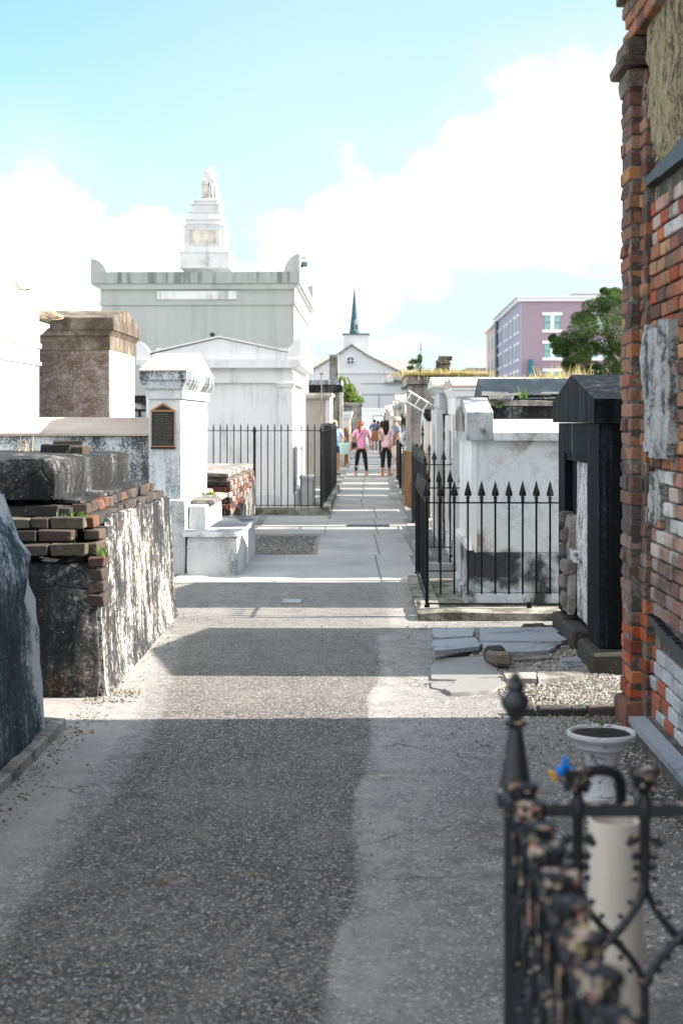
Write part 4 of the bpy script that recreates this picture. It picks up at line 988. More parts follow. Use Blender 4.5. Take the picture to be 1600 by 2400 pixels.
def end_wall():
    d=104.; Z=lambda py:EYE+(HY-py)/F*d; c=P(800,0,d).x; X=lambda px:(px-800)/F*d
    t=thing('cemetery_wall','white cemetery end wall with a door panel and brick arch at the path end','wall',(c,d,0),0)
    MB().box(-9,9.5,0,.5,0,Z(941)).build('wall',MT['white'],t)
    MB().box(-9.1,9.6,-.08,.58,Z(941)+.001,Z(937)).build('coping',MT['trim'],t)
    b=MB(); 
    for (a,bb,cc,dd) in ((856,881,955,954),(856,857,1000,955.2),(880,881,1000,955.2)): b.box(X(a),X(bb),-.05,-.001,Z(cc),Z(dd))
    b.build('door_frame',MT['shingle'],t)
    MB().box(X(857),X(880),-.02,-.001,.01,Z(956)).build('door',MT['trim'],t)
    b=MB(); n=8; X0=X(905); r0,r1=.38,.62
    pts=[(X0+r1*1.1*math.cos(math.pi*i/n),Z(975)+r1*math.sin(math.pi*i/n)) for i in range(n+1)]+[(X0+r0*1.1*math.cos(math.pi*(n-i)/n),Z(975)+r0*math.sin(math.pi*(n-i)/n)) for i in range(n+1)]
    b.prism(pts,'y',-.06,-.001,c=(.25,.07,.04)); b.build('brick_arch',MT['brick'],t,smooth=False)
    MB().box(X(888),X(922),-.3,-.061,Z(953),Z(950)).build('lintel',MT['spire'],t)
end_wall()

def mauve_building():
    d=120.; t=thing('mauve_building','three storey mauve and lilac building with white cornice and green windows','building',(P(1196,0,d).x,d,0),R(-1.9))
    Z=lambda py:EYE+(HY-py)/F*d; X=lambda px:(px-1196)/F*d
    S=lambda px: (d*( (px-HX)/F ) )   # helper
    MB().box(.02,16,.0,26,0,Z(692)).build('front_wall',MT['purple'],t)
    MB().box(-.03,.018,.0,26,0,Z(692)).build('side_wall',MT['lilac'],t)
    b=MB(); b.box(-.3,16.3,-.3,26.2,Z(692)+.002,Z(684)); b.box(-.5,16.5,-.5,26.4,Z(684)+.004,Z(680)); b.build('cornice',MT['trim'],t)
    MB().prism([(X(1312),Z(680)),(X(1500),Z(680)),(X(1500),Z(667)),(X(1322),Z(667))],'y',3,14).build('roof_penthouse',MT['shingle'],t)
    def win(x0,x1,z0,z1):
        f=MB(); f.box(x0-.1,x1+.1,-.16,-.001,z1-.02,z1+.25); f.box(x0-.1,x1+.1,-.16,-.001,z0-.25,z0); m=(x0+x1)/2; f.box(m-.16,m+.16,-.1,-.001,z0+.001,z1-.021)
        o=f.build('window',MT['trim'],t); 
        for a,c in ((x0+.1,m-.161),(m+.161,x1-.1)):
            g=MB(); g.box(a,c,-.04,-.001,z0+.001,z1-.021); g.build('pane',MT['glass'],o); r=MB(); r.box(a,c,-.07,-.041,(z0+z1)/2-.05,(z0+z1)/2); r.build('sash_bar',MT['teal'],o)
    for (yt,yb) in ((724,757),(789,821),(853,886)):
        for xc in (1267,1375,1480): win(X(xc-20),X(xc+20),Z(yb),Z(yt))
    # side windows: y positions along the receding wall
    def ypos(px): 
        k=(px-HX)/F; # x(y)= x0 + y*sin(1.9), depth d+y*cos
        s=math.sin(R(1.9)); c=math.cos(R(1.9)); x0=P(1196,0,d).x
        return (x0-k*d)/(k*c-s)
    side=[1184+7,1174.8+7.6] 
    cols=[(1144.,.75),(1150.8,.75),(1160.6,.75),(1166,.75),(1174.6,.75),(1183.8,.8),(1190.4,.8)]
    for px,wd in cols:
        y=ypos(px); 
        if y>25 or y<.6: continue
        for (yt,yb) in ((724,757),(789,821),(853,886)):
            f=MB(); f.box(-.14,-.031,y-wd*.8,y+wd*.8,Z(yt)-.02,Z(yt)+.25); f.box(-.14,-.031,y-wd*.8,y+wd*.8,Z(yb)-.25,Z(yb)); o=f.build('window',MT['trim'],t)
            MB().box(-.06,-.031,y-wd*.5,y+wd*.5,Z(yb)+.001,Z(yt)-.021).build('pane',MT['glassdark'],o)
    MB().tube([(-.2,24.5,0),(-.2,24.5,Z(692))],.18,8).build('drainpipe',MT['glassdark'],t)
    MB().box(-.06,15,26.0,42,0,Z(697)).build('far_wing',MT['pinkish'],t)
    b=MB(); b.box(-.4,15.3,26.01,42.3,Z(697)+.002,Z(688)); b.build('wing_cornice',MT['trim'],t)
    for y in (29,33,38):
        for (yt,yb) in ((724,757),(789,821)): MB().box(-.12,-.061,y-.5,y+.5,Z(yb),Z(yt)).build('wing_window',MT['glassdark'],t)
    b=MB(); b.box(X(1213),X(1220),-1.2,-.002,Z(900),Z(830)); b.prism([(-1.2,Z(830)+.001),(-.002,Z(830)+.001),(-.002,Z(826)),(-.4,Z(826))],'x',X(1213),X(1220)); b.build('blade_sign',MT['teal'],t)
mauve_building()
def low_roof():
    d=170; t=thing('low_building','low pale flat-roofed building on the horizon left of the mauve one','building',(P(1075,0,d).x,d,0),0)
    z=EYE+(HY-845)/F*d
    MB().box(0,5,0,12,0,z-.3).build('wall',MT['church'],t); MB().box(-.2,5.2,-.2,12.2,z-.299,z).build('roof',MT['shingle'],t)
low_roof()
def big_tree():
    d=62.; X=lambda px:(px-1440)/F*d; Z=lambda py:EYE+(HY-py)/F*d
    t=thing('oak_tree','dark green spreading oak with drooping boughs before the mauve building','tree',(P(1440,0,d).x,d,0),0)
    b=MB(); b.tube([(0,0,0),(-.1,0,1.6),(-.25,.1,2.8),(-.1,0,4.2),(.1,0,5.6)],[.34,.28,.22,.16,.07],8)
    for pts in ([(-.2,0,2.6),(-.7,-.2,3.4),(-1.4,-.2,4.2),(-2.3,-.1,4.0)],[(-.15,0,3.2),(-.5,.4,4.4),(-.9,.3,5.6),(-.8,.2,6.4)],[(0,0,3),(1.2,.2,4.2),(2.2,.1,4.6)],[(-.7,-.2,3.4),(-1.6,-.5,3.3),(-2.4,-.3,2.9)],[(-.5,.4,4.4),(-1.5,.6,5.1)]):
        b.tube(pts,[.14,.1,.07,.03][:len(pts)],6)
    b.build('trunk',MT['bark'],t)
    cl=[]
    for (px,py,rx,ry) in [(1415,672,16,14),(1395,690,26,18),(1360,705,28,18),(1420,715,34,22),(1340,730,24,16),(1330,757,30,20),(1375,745,38,26),(1425,760,36,28),(1290,790,22,15),(1310,785,30,20),(1290,805,18,14),(1345,790,36,22),(1330,815,24,20),(1390,795,34,18),(1310,835,16,18),(1345,830,20,20),(1420,800,24,18),(1395,845,22,24),(1365,860,22,20),(1425,850,26,26),(1415,880,34,16),(1450,700,40,40),(1470,770,50,50),(1480,840,40,40),(1275,775,10,8),(1381,668,9,7)]:
        cl.append((X(px)+rnd.gauss(0,.05),rnd.uniform(-.9,.9),Z(py),rx/F*d*1.18,rx/F*d*1.3,ry/F*d*1.15))
    foliage('crown',cl,1500,.042,MT['leaf'],t)
    s=[]
    for (cx,cy,cz,rx,ry,rz) in cl:
        for _ in range(3):
            a=rnd.uniform(0,6.28); s.append((cx+rx*.8*math.cos(a),cy-ry*.4,cz+rz*.8*math.sin(a),rx*.35,rx*.35,rz*.4))
    foliage('outer_leaves',s,160,.042,MT['leaf'],t)
big_tree()
# ================================================================== RIGHT SIDE
RB_PAL=[(.32,.13,.07),(.36,.16,.08),(.24,.10,.065),(.16,.075,.06),(.40,.20,.09),(.28,.15,.10),(.12,.06,.055),(.34,.12,.07),(.22,.13,.10)]
RED=[(.40,.09,.035),(.36,.08,.035),(.42,.14,.06),(.28,.07,.04)]
WPK=[(.42,.26,.2),(.48,.4,.36),(.55,.52,.5),(.36,.2,.15)]
WPT=[(.55,.57,.6),(.48,.5,.53),(.6,.6,.62),(.38,.12,.07),(.42,.42,.45)]
def brick_mausoleum():
    t=thing('brick_mausoleum','tall ruined brick mausoleum at right, patches of plaster between bricks','mausoleum',(1.55,7.9,0),YAW)
    H=4.35
    MB().box(.10,3.2,-9.5,-.06,0,H).build('core',MT['mortar'],t)
    # corner pilaster, second pilaster, recessed wall
    b=MB()
    def pk(m,z):
        if z<.75: return rnd.choice(RED+[(.2,.13,.1)])
        if z<1.05: return rnd.choice([(.2,.12,.1),(.16,.1,.09),(.24,.16,.13)])
        if z<1.45: return rnd.choice([(.11,.075,.075),(.17,.09,.07),(.09,.07,.07)])
        if z>3.1: return rnd.choice([(.13,.07,.06),(.2,.1,.07),(.26,.15,.1),(.1,.06,.055)])
        return rnd.choice(RB_PAL)
    z=.16; row=0; Hc=.068
    while z<3.42:
        zc=z+Hc/2
        for (x0,x1,y0,y1,sp) in ((0,.13,-.29,0,(.11,.18)),(.052,.16,-.44,-.292,(.06,.085))):
            k=sp[row%2]
            cells=[(y0,y0+k),(y0+k+.004,y1)]
            if rnd.random()<.45: cells=[(y0,y1)]
            for (a,c) in cells:
                cc=pk(0,zc); q=rnd.uniform(.75,1.2); cc=tuple(min(.8,v*q) for v in cc)
                ox=rnd.uniform(-.007,.007)
                b.bbox((x0+x1)/2+ox,(a+c)/2+rnd.uniform(-.004,.004)*(a==y0),zc,x1-x0,c-a-.006,Hc,.006,rnd.gauss(0,.02),rnd.gauss(0,.018),0,.006,cc)
        z+=Hc+.0115; row+=1
    b.build('corner_brickwork',MT['brick'],t,32)
    b=MB(); b.box(.007,.14,-.283,-.007,0,3.46); b.box(.058,.2,-.435,-.29,0,3.46); b.build('pilaster_mortar',MT['mortar'],t)
    def patch(m,z):
        y=-m
        if 3.02<z<3.75 and y<1.9+.1*math.sin(z*9): return None if (y>.56 or z>3.2) else True
        if 2.98>z>2.82: return None
        if 2.2<z<2.22: return True
        if 1.47<z<2.13 and y<1.05: return None
        if 1.13<z<1.38: return rnd.choice(WPK) if rnd.random()<.8 else None
        if .93<z<=1.13: return rnd.choice(WPK+[(.3,.13,.08)])
        if .62<z<=.93: return rnd.choice([(.3,.2,.16),(.36,.26,.21),(.24,.13,.1),(.3,.24,.21)])
        if .50<z<=.62 and y<1.2: return None
        if z<=.50: return rnd.choice(WPT) if z>.12 else rnd.choice(RED+[(.5,.5,.5)])
        if 2.55<z<2.82: return rnd.choice(RED+WPK)
        return rnd.choice(RB_PAL+RED[:2]+[(.42,.24,.14)]*3)
    b=MB(); bricks_wall(b,'y',.112,-5.2,-.44,.02,H,RB_PAL,skip=patch,depth=.07,jd=.007)
    b.build('wall_brickwork',MT['brick'],t,32)
    def slab(name,pts,x0,x1,mat,amp,seed):
        ys=[p[0] for p in pts]; zs=[p[1] for p in pts]
        m=MB(); n1,n2=22,26; vs=[];fs=[];ok={}
        y0,y1,z0,z1=min(ys),max(ys),min(zs),max(zs)
        def inside(y,z):
            c=False; n=len(pts)
            for i in range(n):
                a=pts[i]; q=pts[(i+1)%n]
                if (a[1]>z)!=(q[1]>z) and y < (q[0]-a[0])*(z-a[1])/(q[1]-a[1])+a[0]: c=not c
            return c
        idx={}
        def V(i,j,back):
            if (i,j,back) in idx: return idx[(i,j,back)]
            y=y0+(y1-y0)*i/n1; z=z0+(z1-z0)*j/n2
            x=x1 if back else x0+amp*noise.noise(Vector((y*6,z*6,seed)))+amp*.7*noise.noise(Vector((y*19,z*14,seed)))
            idx[(i,j,back)]=len(vs); vs.append((x,y+.01*noise.noise(Vector((y*20,z*20,1))),z+.01*noise.noise(Vector((y*20,z*20,6))))); return idx[(i,j,back)]
        cell=lambda i,j: 0<=i<n1 and 0<=j<n2 and inside(y0+(y1-y0)*(i+.5)/n1+.02*noise.noise(Vector((i*.7,j*.7,seed))),z0+(z1-z0)*(j+.5)/n2)
        for i in range(n1):
            for j in range(n2):
                if not cell(i,j): continue
                fs.append((V(i,j,0),V(i,j+1,0),V(i+1,j+1,0),V(i+1,j,0)))
                if not cell(i-1,j): fs.append((V(i,j,0),V(i,j,1),V(i,j+1,1),V(i,j+1,0)))
                if not cell(i+1,j): fs.append((V(i+1,j,0),V(i+1,j+1,0),V(i+1,j+1,1),V(i+1,j,1)))
                if not cell(i,j+1): fs.append((V(i,j+1,0),V(i,j+1,1),V(i+1,j+1,1),V(i+1,j+1,0)))
                if not cell(i,j-1): fs.append((V(i,j,0),V(i+1,j,0),V(i+1,j,1),V(i,j,1)))
        m.add(vs,fs); m.build(name,mat,t,70)
    slab('tan_plaster',[(-.62,3.05),(-.50,3.2),(-.46,3.45),(-.46,3.8),(-2.3,3.8),(-2.3,3.0),(-1.4,2.98),(-.8,2.92)],.058,.12,MT['tanplaster'],.022,3)
    slab('slate_strip',[(-.45,2.87),(-.45,2.91),(-1.4,2.96),(-2.4,2.96),(-2.4,2.87),(-1.2,2.86)],.045,.12,MT['beam'],.008,4)
    slab('white_plaster',[(-.43,1.48),(-.425,1.75),(-.44,1.78),(-.425,2.05),(-.5,2.13),(-.75,2.12),(-.9,2.14),(-1.1,2.13),(-1.1,1.55),(-1.0,1.46),(-.7,1.47)],.035,.12,MT['whiteplaster'],.02,5)
    slab('lower_plaster',[(-.46,1.12),(-.45,1.37),(-.62,1.39),(-.74,1.30),(-.70,1.15),(-.58,1.1)],.066,.12,MT['whiteplaster'],.01,6)
    slab('slate_strip',[(-.46,.60),(-.46,.64),(-.9,.60),(-1.3,.58),(-1.3,.50),(-.9,.53)],.062,.12,MT['beam'],.006,7)
    MB().rough(.03,.12,-5.2,-.46,0,.02+.1,seg=.15,amp=.01,seed=50).build('footing',MT['mortar'],t,32)
    b=MB(); b.rough(-.045,.13,-.33,.03,0,.15,seg=.08,amp=.012,seed=51,c=(.22,.1,.07)); b.build('pilaster_base',MT['brick'],t,32)
    # marble ledge along the foot
    MB().rough(-.065,.03,-5,-.55,.09,.125,seg=.14,amp=.004,seed=52,rd=.004).build('marble_ledge',MT['slab'],t,32)
    MB().rough(-.05,.03,-5,-.56,0,.088,seg=.14,amp=.008,seed=53).build('ledge_footing',MT['mortar'],t,32)
    # capital and cornice
    b=MB(); b.rough(-.02,.2,-.33,.03,3.43,3.54,seg=.04,amp=.012,seed=54); b.rough(-.065,.2,-.36,.07,3.54,3.60,seg=.04,amp=.014,seed=55); b.rough(-.03,.2,-.33,.04,3.60,3.70,seg=.05,amp=.012,seed=56)
    b.build('pilaster_capital',MT['browntop'],t,32)
    b=MB(); z=3.705; row=0
    while z<3.95:
        y=0-(.1 if row%2 else 0)
        while y>-5:
            L=.205; b.bbox(.06+rnd.uniform(-.006,.006),y-L/2+(0 if y<0 else .0),z+.034,.11,L-.01,.066,.007,0,0,0,.003,rnd.choice(RB_PAL+[(.3,.22,.18),(.24,.18,.15)])); y-=L
        z+=.079; row+=1
    b.build('frieze_brickwork',MT['brick'],t,32)
    b=MB(); b.rough(-.04,.2,-5,.04,3.95,4.03,seg=.12,amp=.012,seed=57); b.rough(-.10,.2,-5,.10,4.03,4.12,seg=.12,amp=.012,seed=58); b.rough(-.13,.2,-5,.13,4.12,4.20,seg=.12,amp=.012,seed=59); b.rough(-.2,.2,-5,.22,4.20,4.32,seg=.12,amp=.012,seed=60)
    b.build('cornice',MT['browntop'],t,32)
    b=MB(); b.prism([(-.2,4.36),(3.4,4.36),(1.6,5.15)],'y',-9.6,.1); b.build('roof',MT['slate'],t)
brick_mausoleum()

def black_tomb():
    t=thing('black_tomb','black gabled tomb with flaking white niche between brick wall and railings','tomb',(1.68,9.3,0),YAW)
    # body built round a recessed niche in the path-side face
    b=MB(); b.box(.06,1.9,.0,1.98,.16,1.629); b.box(.0,.06,.0,.50,.16,1.40); b.box(.0,.06,1.62,1.98,.16,1.40); b.box(.0,.06,.0,1.98,1.40,1.629); b.build('body',MT['black'],t)
    b=MB()
    for (y0,y1,z0,z1) in ((.50,.54,.2,1.40),(.54,1.62,1.35,1.40)): b.box(.012,.059,y0+.001,y1,z0,z1-.001)
    b.build('niche_frame',MT['black'],t)
    MB().rough(.035,.0595,.51,1.3,.2,1.39,seg=.07,amp=.01,seed=73).build('niche_stucco',MT['flaked'],t,32)
    b=MB(); b.rough(-.01,.06,1.28,1.7,.2,.95,seg=.06,amp=.03,seed=74); b.build('broken_stucco',MT['greystone'],t,32)
    b=MB()
    for i,(y,z) in enumerate([(1.45,.3),(1.5,.43),(1.4,.55),(1.5,.66),(1.42,.78),(1.55,.9)]): b.bbox(0.0,y,z,.1,.2,.11,.02,0,rnd.gauss(0,.15),0,.01,rnd.choice([(.12,.09,.085),(.2,.17,.16),(.08,.07,.07)]))
    b.build('exposed_brick',MT['brick'],t,32)
    MB().rough(-.02,.1,.95,1.9,.62,.70,seg=.08,amp=.012,seed=75).build('niche_sill',MT['flaked'],t,32)
    b=MB(); b.prism([(-.05,1.632),(2.03,1.632),(2.05,1.79),(1.0,1.98),(-.07,1.79)],'x',-.04,1.98); b.build('gable_cap',MT['black'],t)
    for x in (.0,.24,.48,.72): b=MB(); b.bbox(x+.05+.0,-.06,.075,.235,.2,.15,.018,rnd.gauss(0,.02),0,0,.008,rnd.choice([(.07,.065,.055),(.05,.048,.04),(.09,.085,.075)])); b.build('footing_block',MT['brick'],t,32)
    for y in (.3,1.1,1.7): b=MB(); b.bbox(0.05,y,.075,.22,.5,.15,.02,0,0,0,.01,(.06,.055,.05)); b.build('footing_block',MT['brick'],t,32)
black_tomb()
def plant_stones():
    pts=[((1292,1440),.16,.11,.1,'rounded mossy stone by the foot of the black tomb and railing kerb',(.16,.15,.13)),((1225,1447),.2,.1,.05,'flat mossy brick half sunk behind the large broken marble slab',(.05,.065,.04)),((1258,1450),.22,.1,.05,'second mossy brick, nearer the black tomb, behind the marble slab',(.05,.06,.045)),
         ((1395,1500),.0,.0,.0,'',None)]
    for (px,a,b_,h,l,c) in pts:
        if not l: continue
        g=gd(px[1]); p=P(px[0],px[1],g); b=MB(); b.rough(-a/2,a/2,-b_/2,b_/2,0,h,seg=.03,amp=.015,seed=px[0]%17,rd=.02,c=c); o=b.build('stone',MT['brick'],None,70); o.location=(p.x,g,.0); tag(o,l,'stone')
plant_stones()
# --- broken slabs
def slab_piece(name,label,px,th,mat,tilt=(0,0),lift=.0,grp=None,cat='slab'):
    pts=[P(x,y,gd(y)) for x,y in px]; c=sum(pts,Vector())/len(pts); c.z=0
    q=[]
    for i,p in enumerate(pts):
        n_=pts[(i+1)%len(pts)]; L=(n_-p).length; k=max(1,int(L/.035)); pr=Vector((-(n_-p).y,(n_-p).x,0))/max(L,1e-6)
        for j in range(k):
            w=p.lerp(n_,j/k)+(pr*(.012*noise.noise(p*3+Vector((j*.9,0,0)))+rnd.gauss(0,.002)) if j else Vector()); q.append((w.x-c.x,w.y-c.y))
    b=MB(); b.prism(q,'z',0,th*.75); nq=len(q)
    b.v=[(v[0]*(1 if i<nq else .99),v[1]*(1 if i<nq else .985),v[2]) for i,v in enumerate(b.v)]; o=b.build(name,mat,None,30); o.location=(c.x,c.y,.012+lift); o.rotation_euler=(tilt[0],tilt[1],0); tag(o,label,cat,grp); return o
G='broken slabs on the ground'
slab_piece('marble_slab','largest blue-grey inscribed marble slab lying flat before the black tomb',[(1103,1487),(1100,1458),(1268,1454),(1283,1464),(1278,1469),(1304,1484),(1288,1488)],.035,MT['slab'],lift=.012,grp=G)
slab_piece('marble_slab','long narrow marble strip broken off along the front of the largest slab',[(1113,1517),(1104,1489),(1286,1493),(1262,1508),(1210,1512),(1127,1512)],.035,MT['slab'],lift=.008,grp=G)
slab_piece('marble_slab','small squarish marble slab at back left of the broken pile',[(995,1479),(993,1457),(1089,1455),(1086,1474)],.03,MT['slab'],lift=.01,grp=G)
slab_piece('marble_slab','thin marble sliver lying between the two left-hand slabs',[(990,1496),(994,1482),(1092,1476),(1100,1489),(1048,1500)],.03,MT['slab'],lift=.006,grp=G)
slab_piece('marble_slab','tilted pointed marble fragment raised over the large cracked paving slab',[(998,1527),(994,1514),(1050,1502),(1107,1492),(1098,1506)],.04,MT['slab'],tilt=(R(-3),R(2)),lift=.03,grp=G)
slab_piece('paving_slab','large cracked grey paving slab in shade beside the path',[(990,1569),(986,1539),(1008,1519),(1126,1516),(1152,1564),(1100,1566),(1050,1571)],.02,MT['slabpale'],lift=.0,grp=G)
slab_piece('paving_slab','sunlit pale paving slab piece with curved front edge, nearest the camera',[(1020,1593),(1045,1574),(1100,1569),(1156,1567),(1160,1583),(1130,1596),(1080,1601),(1035,1603)],.025,MT['slabpale'],lift=.0,grp=G)
slab_piece('paving_slab','small dull paving fragment at the left edge of the sunlit piece',[(990,1586),(985,1574),(1045,1573),(1018,1592)],.012,MT['slabpale'],lift=.0,grp=G)
slab_piece('stone_edging','grey stone edging block right of the cracked paving slab',[(1160,1576),(1158,1562),(1228,1561),(1232,1577)],.05,MT['greystone'],grp='edging stones')
slab_piece('stone_edging','long pale stone edging block nearest the black tomb footing',[(1236,1578),(1232,1560),(1330,1560),(1345,1566),(1322,1571)],.05,MT['greystone'],grp='edging stones')
slab_piece('stone_edging','thin broken stone edging lying along the front of the long marble strip',[(1180,1527),(1180,1518),(1262,1514),(1262,1522)],.03,MT['greystone'],grp='edging stones')
slab_piece('slate_fragment','flat slate-blue fragment lying by the foot of the black tomb',[(1275,1534),(1290,1519),(1330,1515),(1340,1535),(1300,1541)],.015,MT['slab'],grp=G)
p=P(1150,1545,gd(1545)); b=MB(); b.bbox(0,0,.055,.12,.28,.1,.02,R(8),R(-6),R(4),.008,(.16,.13,.11)); b.bbox(.005,.16,.05,.14,.14,.11,.02,R(4),0,0,.01,(.035,.035,.03)); o=b.build('brick_lump',MT['brick'],None,32); o.location=(p.x,gd(1535),.01); tag(o,'brown brick lump mortared to a dark one, lying on the slabs','brick')
for i,(x0,x1) in enumerate([(1165,1230),(1232,1308),(1310,1345),(1347,1420)]):
    d=7.93; a=P(x0,0,d).x; c=P(x1,0,d).x; b=MB(); b.bbox(0,0,.025,c-a-.004,.09,.06,.01,0,0,0,.006,rnd.choice([(.07,.06,.06),(.1,.07,.06),(.05,.05,.05)])); o=b.build('edging_brick',MT['brick'],None,32); o.location=((a+c)/2,d,0); tag(o,'dark edging brick in the line crossing the gravel, '+['leftmost','second from left','third from left','rightmost beside the brick mausoleum'][i],'brick','edging bricks across the gravel')

# --- white marble tomb behind the spear railing
def marble_tomb():
    t=thing('marble_tomb','white and grey veined marble tomb inside the spear railing, dark stained foot','tomb',(1.153,12.6,0),YAW)
    D=1.75; W=2.1
    MB().box(.0,.045,0,D,.48,1.47).build('end_panel',MT['white'],t)
    MB().box(.046,W,.012,D-.01,.48,1.47).build('side_panel',MT['marble'],t)
    MB().box(.02,W,.0,D,.125,.478).build('dado',MT['marbledirty'],t)
    b=MB(); b.box(-.07,W,-.05,D+.05,0,.12,ty=.01,tx=.01); b.box(-.03,.018,-.02,D+.02,.121,.5); b.build('plinth',MT['marbledirty'],t)
    MB().prism([(-.05,.501),(D+.05,.501),(D-.03,.56),(.0,.56)],'x',-.045,-.001).build('end_moulding',MT['white'],t)
    b=MB(); b.box(-.03,W,-.05,D+.05,1.471,1.54); b.build('cornice_slab',MT['marble'],t)
    b=MB(); b.prism([(-.049,1.541),(D+.04,1.541),(D/2,1.66)],'x',.19,W); b.build('roof_slab',MT['white'],t)
    b=MB(); b.prism([(-.06,1.475),(D+.06,1.475),(D+.06,1.72),(D*.62,1.86),(D*.38,1.86),(-.06,1.72)],'x',-.045,.186); b.build('head_block',MT['marblegrey'],t)
    b=MB(); b.prism([(.3,1.55),(D-.3,1.55),(D-.3,1.7),(D*.5,1.78),(.3,1.7)],'x',-.06,-.046); b.build('head_recess',MT['greystone'],t)
    MB().rough(-.45,W,-.1,D+.2,0,.035,seg=.2,amp=.01,seed=80).build('base_course',MT['mossyconc'],t,32)
marble_tomb()
def spear_fence():
    t=thing('spear_railing','black iron railing with arrow-head spikes round the marble tomb','fence',(.714,11.9,.085),YAW)
    k=MB(); k.rough(-.1,2.0,-.3,.06,-.085,.0,seg=.16,amp=.007,seed=81); k.rough(-.1,.12,.06,2.75,-.085,-.0,seg=.16,amp=.007,seed=82); k.build('kerb',MT['mossyconc'],t,32)
    iron_fence(t,[(1.14,0),(0,0),(0,2.6),(1.7,2.6)],.1165,.875,1.065,'spear',.0078,.03,None,.013,.0,skip_posts=(0,1,2,3))
    for (x,y) in ((0,0),(0,2.6)):
        m=picket_mesh('spear',1.065,.875,.0115); m.box(-.022,.022,-.022,.022,.0,.02); m.box(-.014,.014,-.014,.014,0,.88); m.build('corner_post',MT['iron'],t).location=(x,y,0)
    for x in (.85,): m=MB(); m.box(x-.02,x+.02,-.03,.03,0,.045,tx=.006); m.build('foot',MT['iron'],t)
spear_fence()
# --- tomb row beyond
def slate_tomb():
    t=thing('slate_roof_tomb','dark tomb with broken blue-black slate roof behind the marble one','tomb',(1.45,14.95,0),YAW)
    MB().rough(0,2.6,.0,1.35,0,1.80,seg=.2,amp=.01,seed=90).build('body',MT['dark'],t,32)
    MB().rough(-.05,2.65,-.08,1.4,1.80,1.86,seg=.12,amp=.02,seed=91).build('broken_eave',MT['greystone'],t,32)
    b=MB(); b.prism([(-.04,1.87),(1.4,1.87),(.68,2.11)],'x',.03,2.6); b.jitter(.006,5); b.build('slate_roof',MT['slate'],t)
    b=MB()
    for _ in range(26):
        x=rnd.uniform(.1,2.3); y=rnd.uniform(-.09,.14); b.bbox(x,y,1.875+max(0,y)*.33+rnd.uniform(0,.02),rnd.uniform(.1,.3),rnd.uniform(.08,.18),.014,.003,rnd.gauss(0,.3),rnd.gauss(.25,.1),rnd.gauss(0,.06),.01,rnd.choice([(.08,.085,.09),(.14,.14,.14),(.05,.055,.06)]))
    b.build('loose_slates',MT['brick'],t,30)
slate_tomb()
def path_tomb(name,label,d0,d1,x,h,ridge,mat,mtop,mroof,w=2.2,pil=False,ov=.07):
    t=gable_tomb(name,label,(x,d0,0),w,d1-d0,h-.08,h,ridge,mat,mtop,mroof,plinth=.25,ov=ov)
    D=d1-d0
    MB().box(-.035,-.001,D*.2,D*.8,.4,h-.5).build('closure_tablet',MT['marblegrey'],t)
    for (ya,yb) in ((0.,D*.14),(D*.86,D)): MB().box(-.06,-.001,ya,yb,.26,h-.31).build('pilaster',mat,t)
    return t
path_tomb('white_gabled_tomb','white tomb with blunt pointed cap, first of the row past the slate roof',16.45,18.0,1.34,2.02,2.16,MT['white'],MT['white'],MT['sand'])
path_tomb('grey_stained_tomb','grey-black stained tomb squeezed between two whiter ones in the row',18.1,19.6,1.42,2.05,2.2,MT['streaky'],MT['vault'],MT['sand'])
path_tomb('scrolled_white_tomb','white tomb with bulging scrolled cornice beyond the grey stained one',19.7,21.3,1.37,2.12,2.27,MT['white'],MT['stained'],MT['cream'],ov=.12)
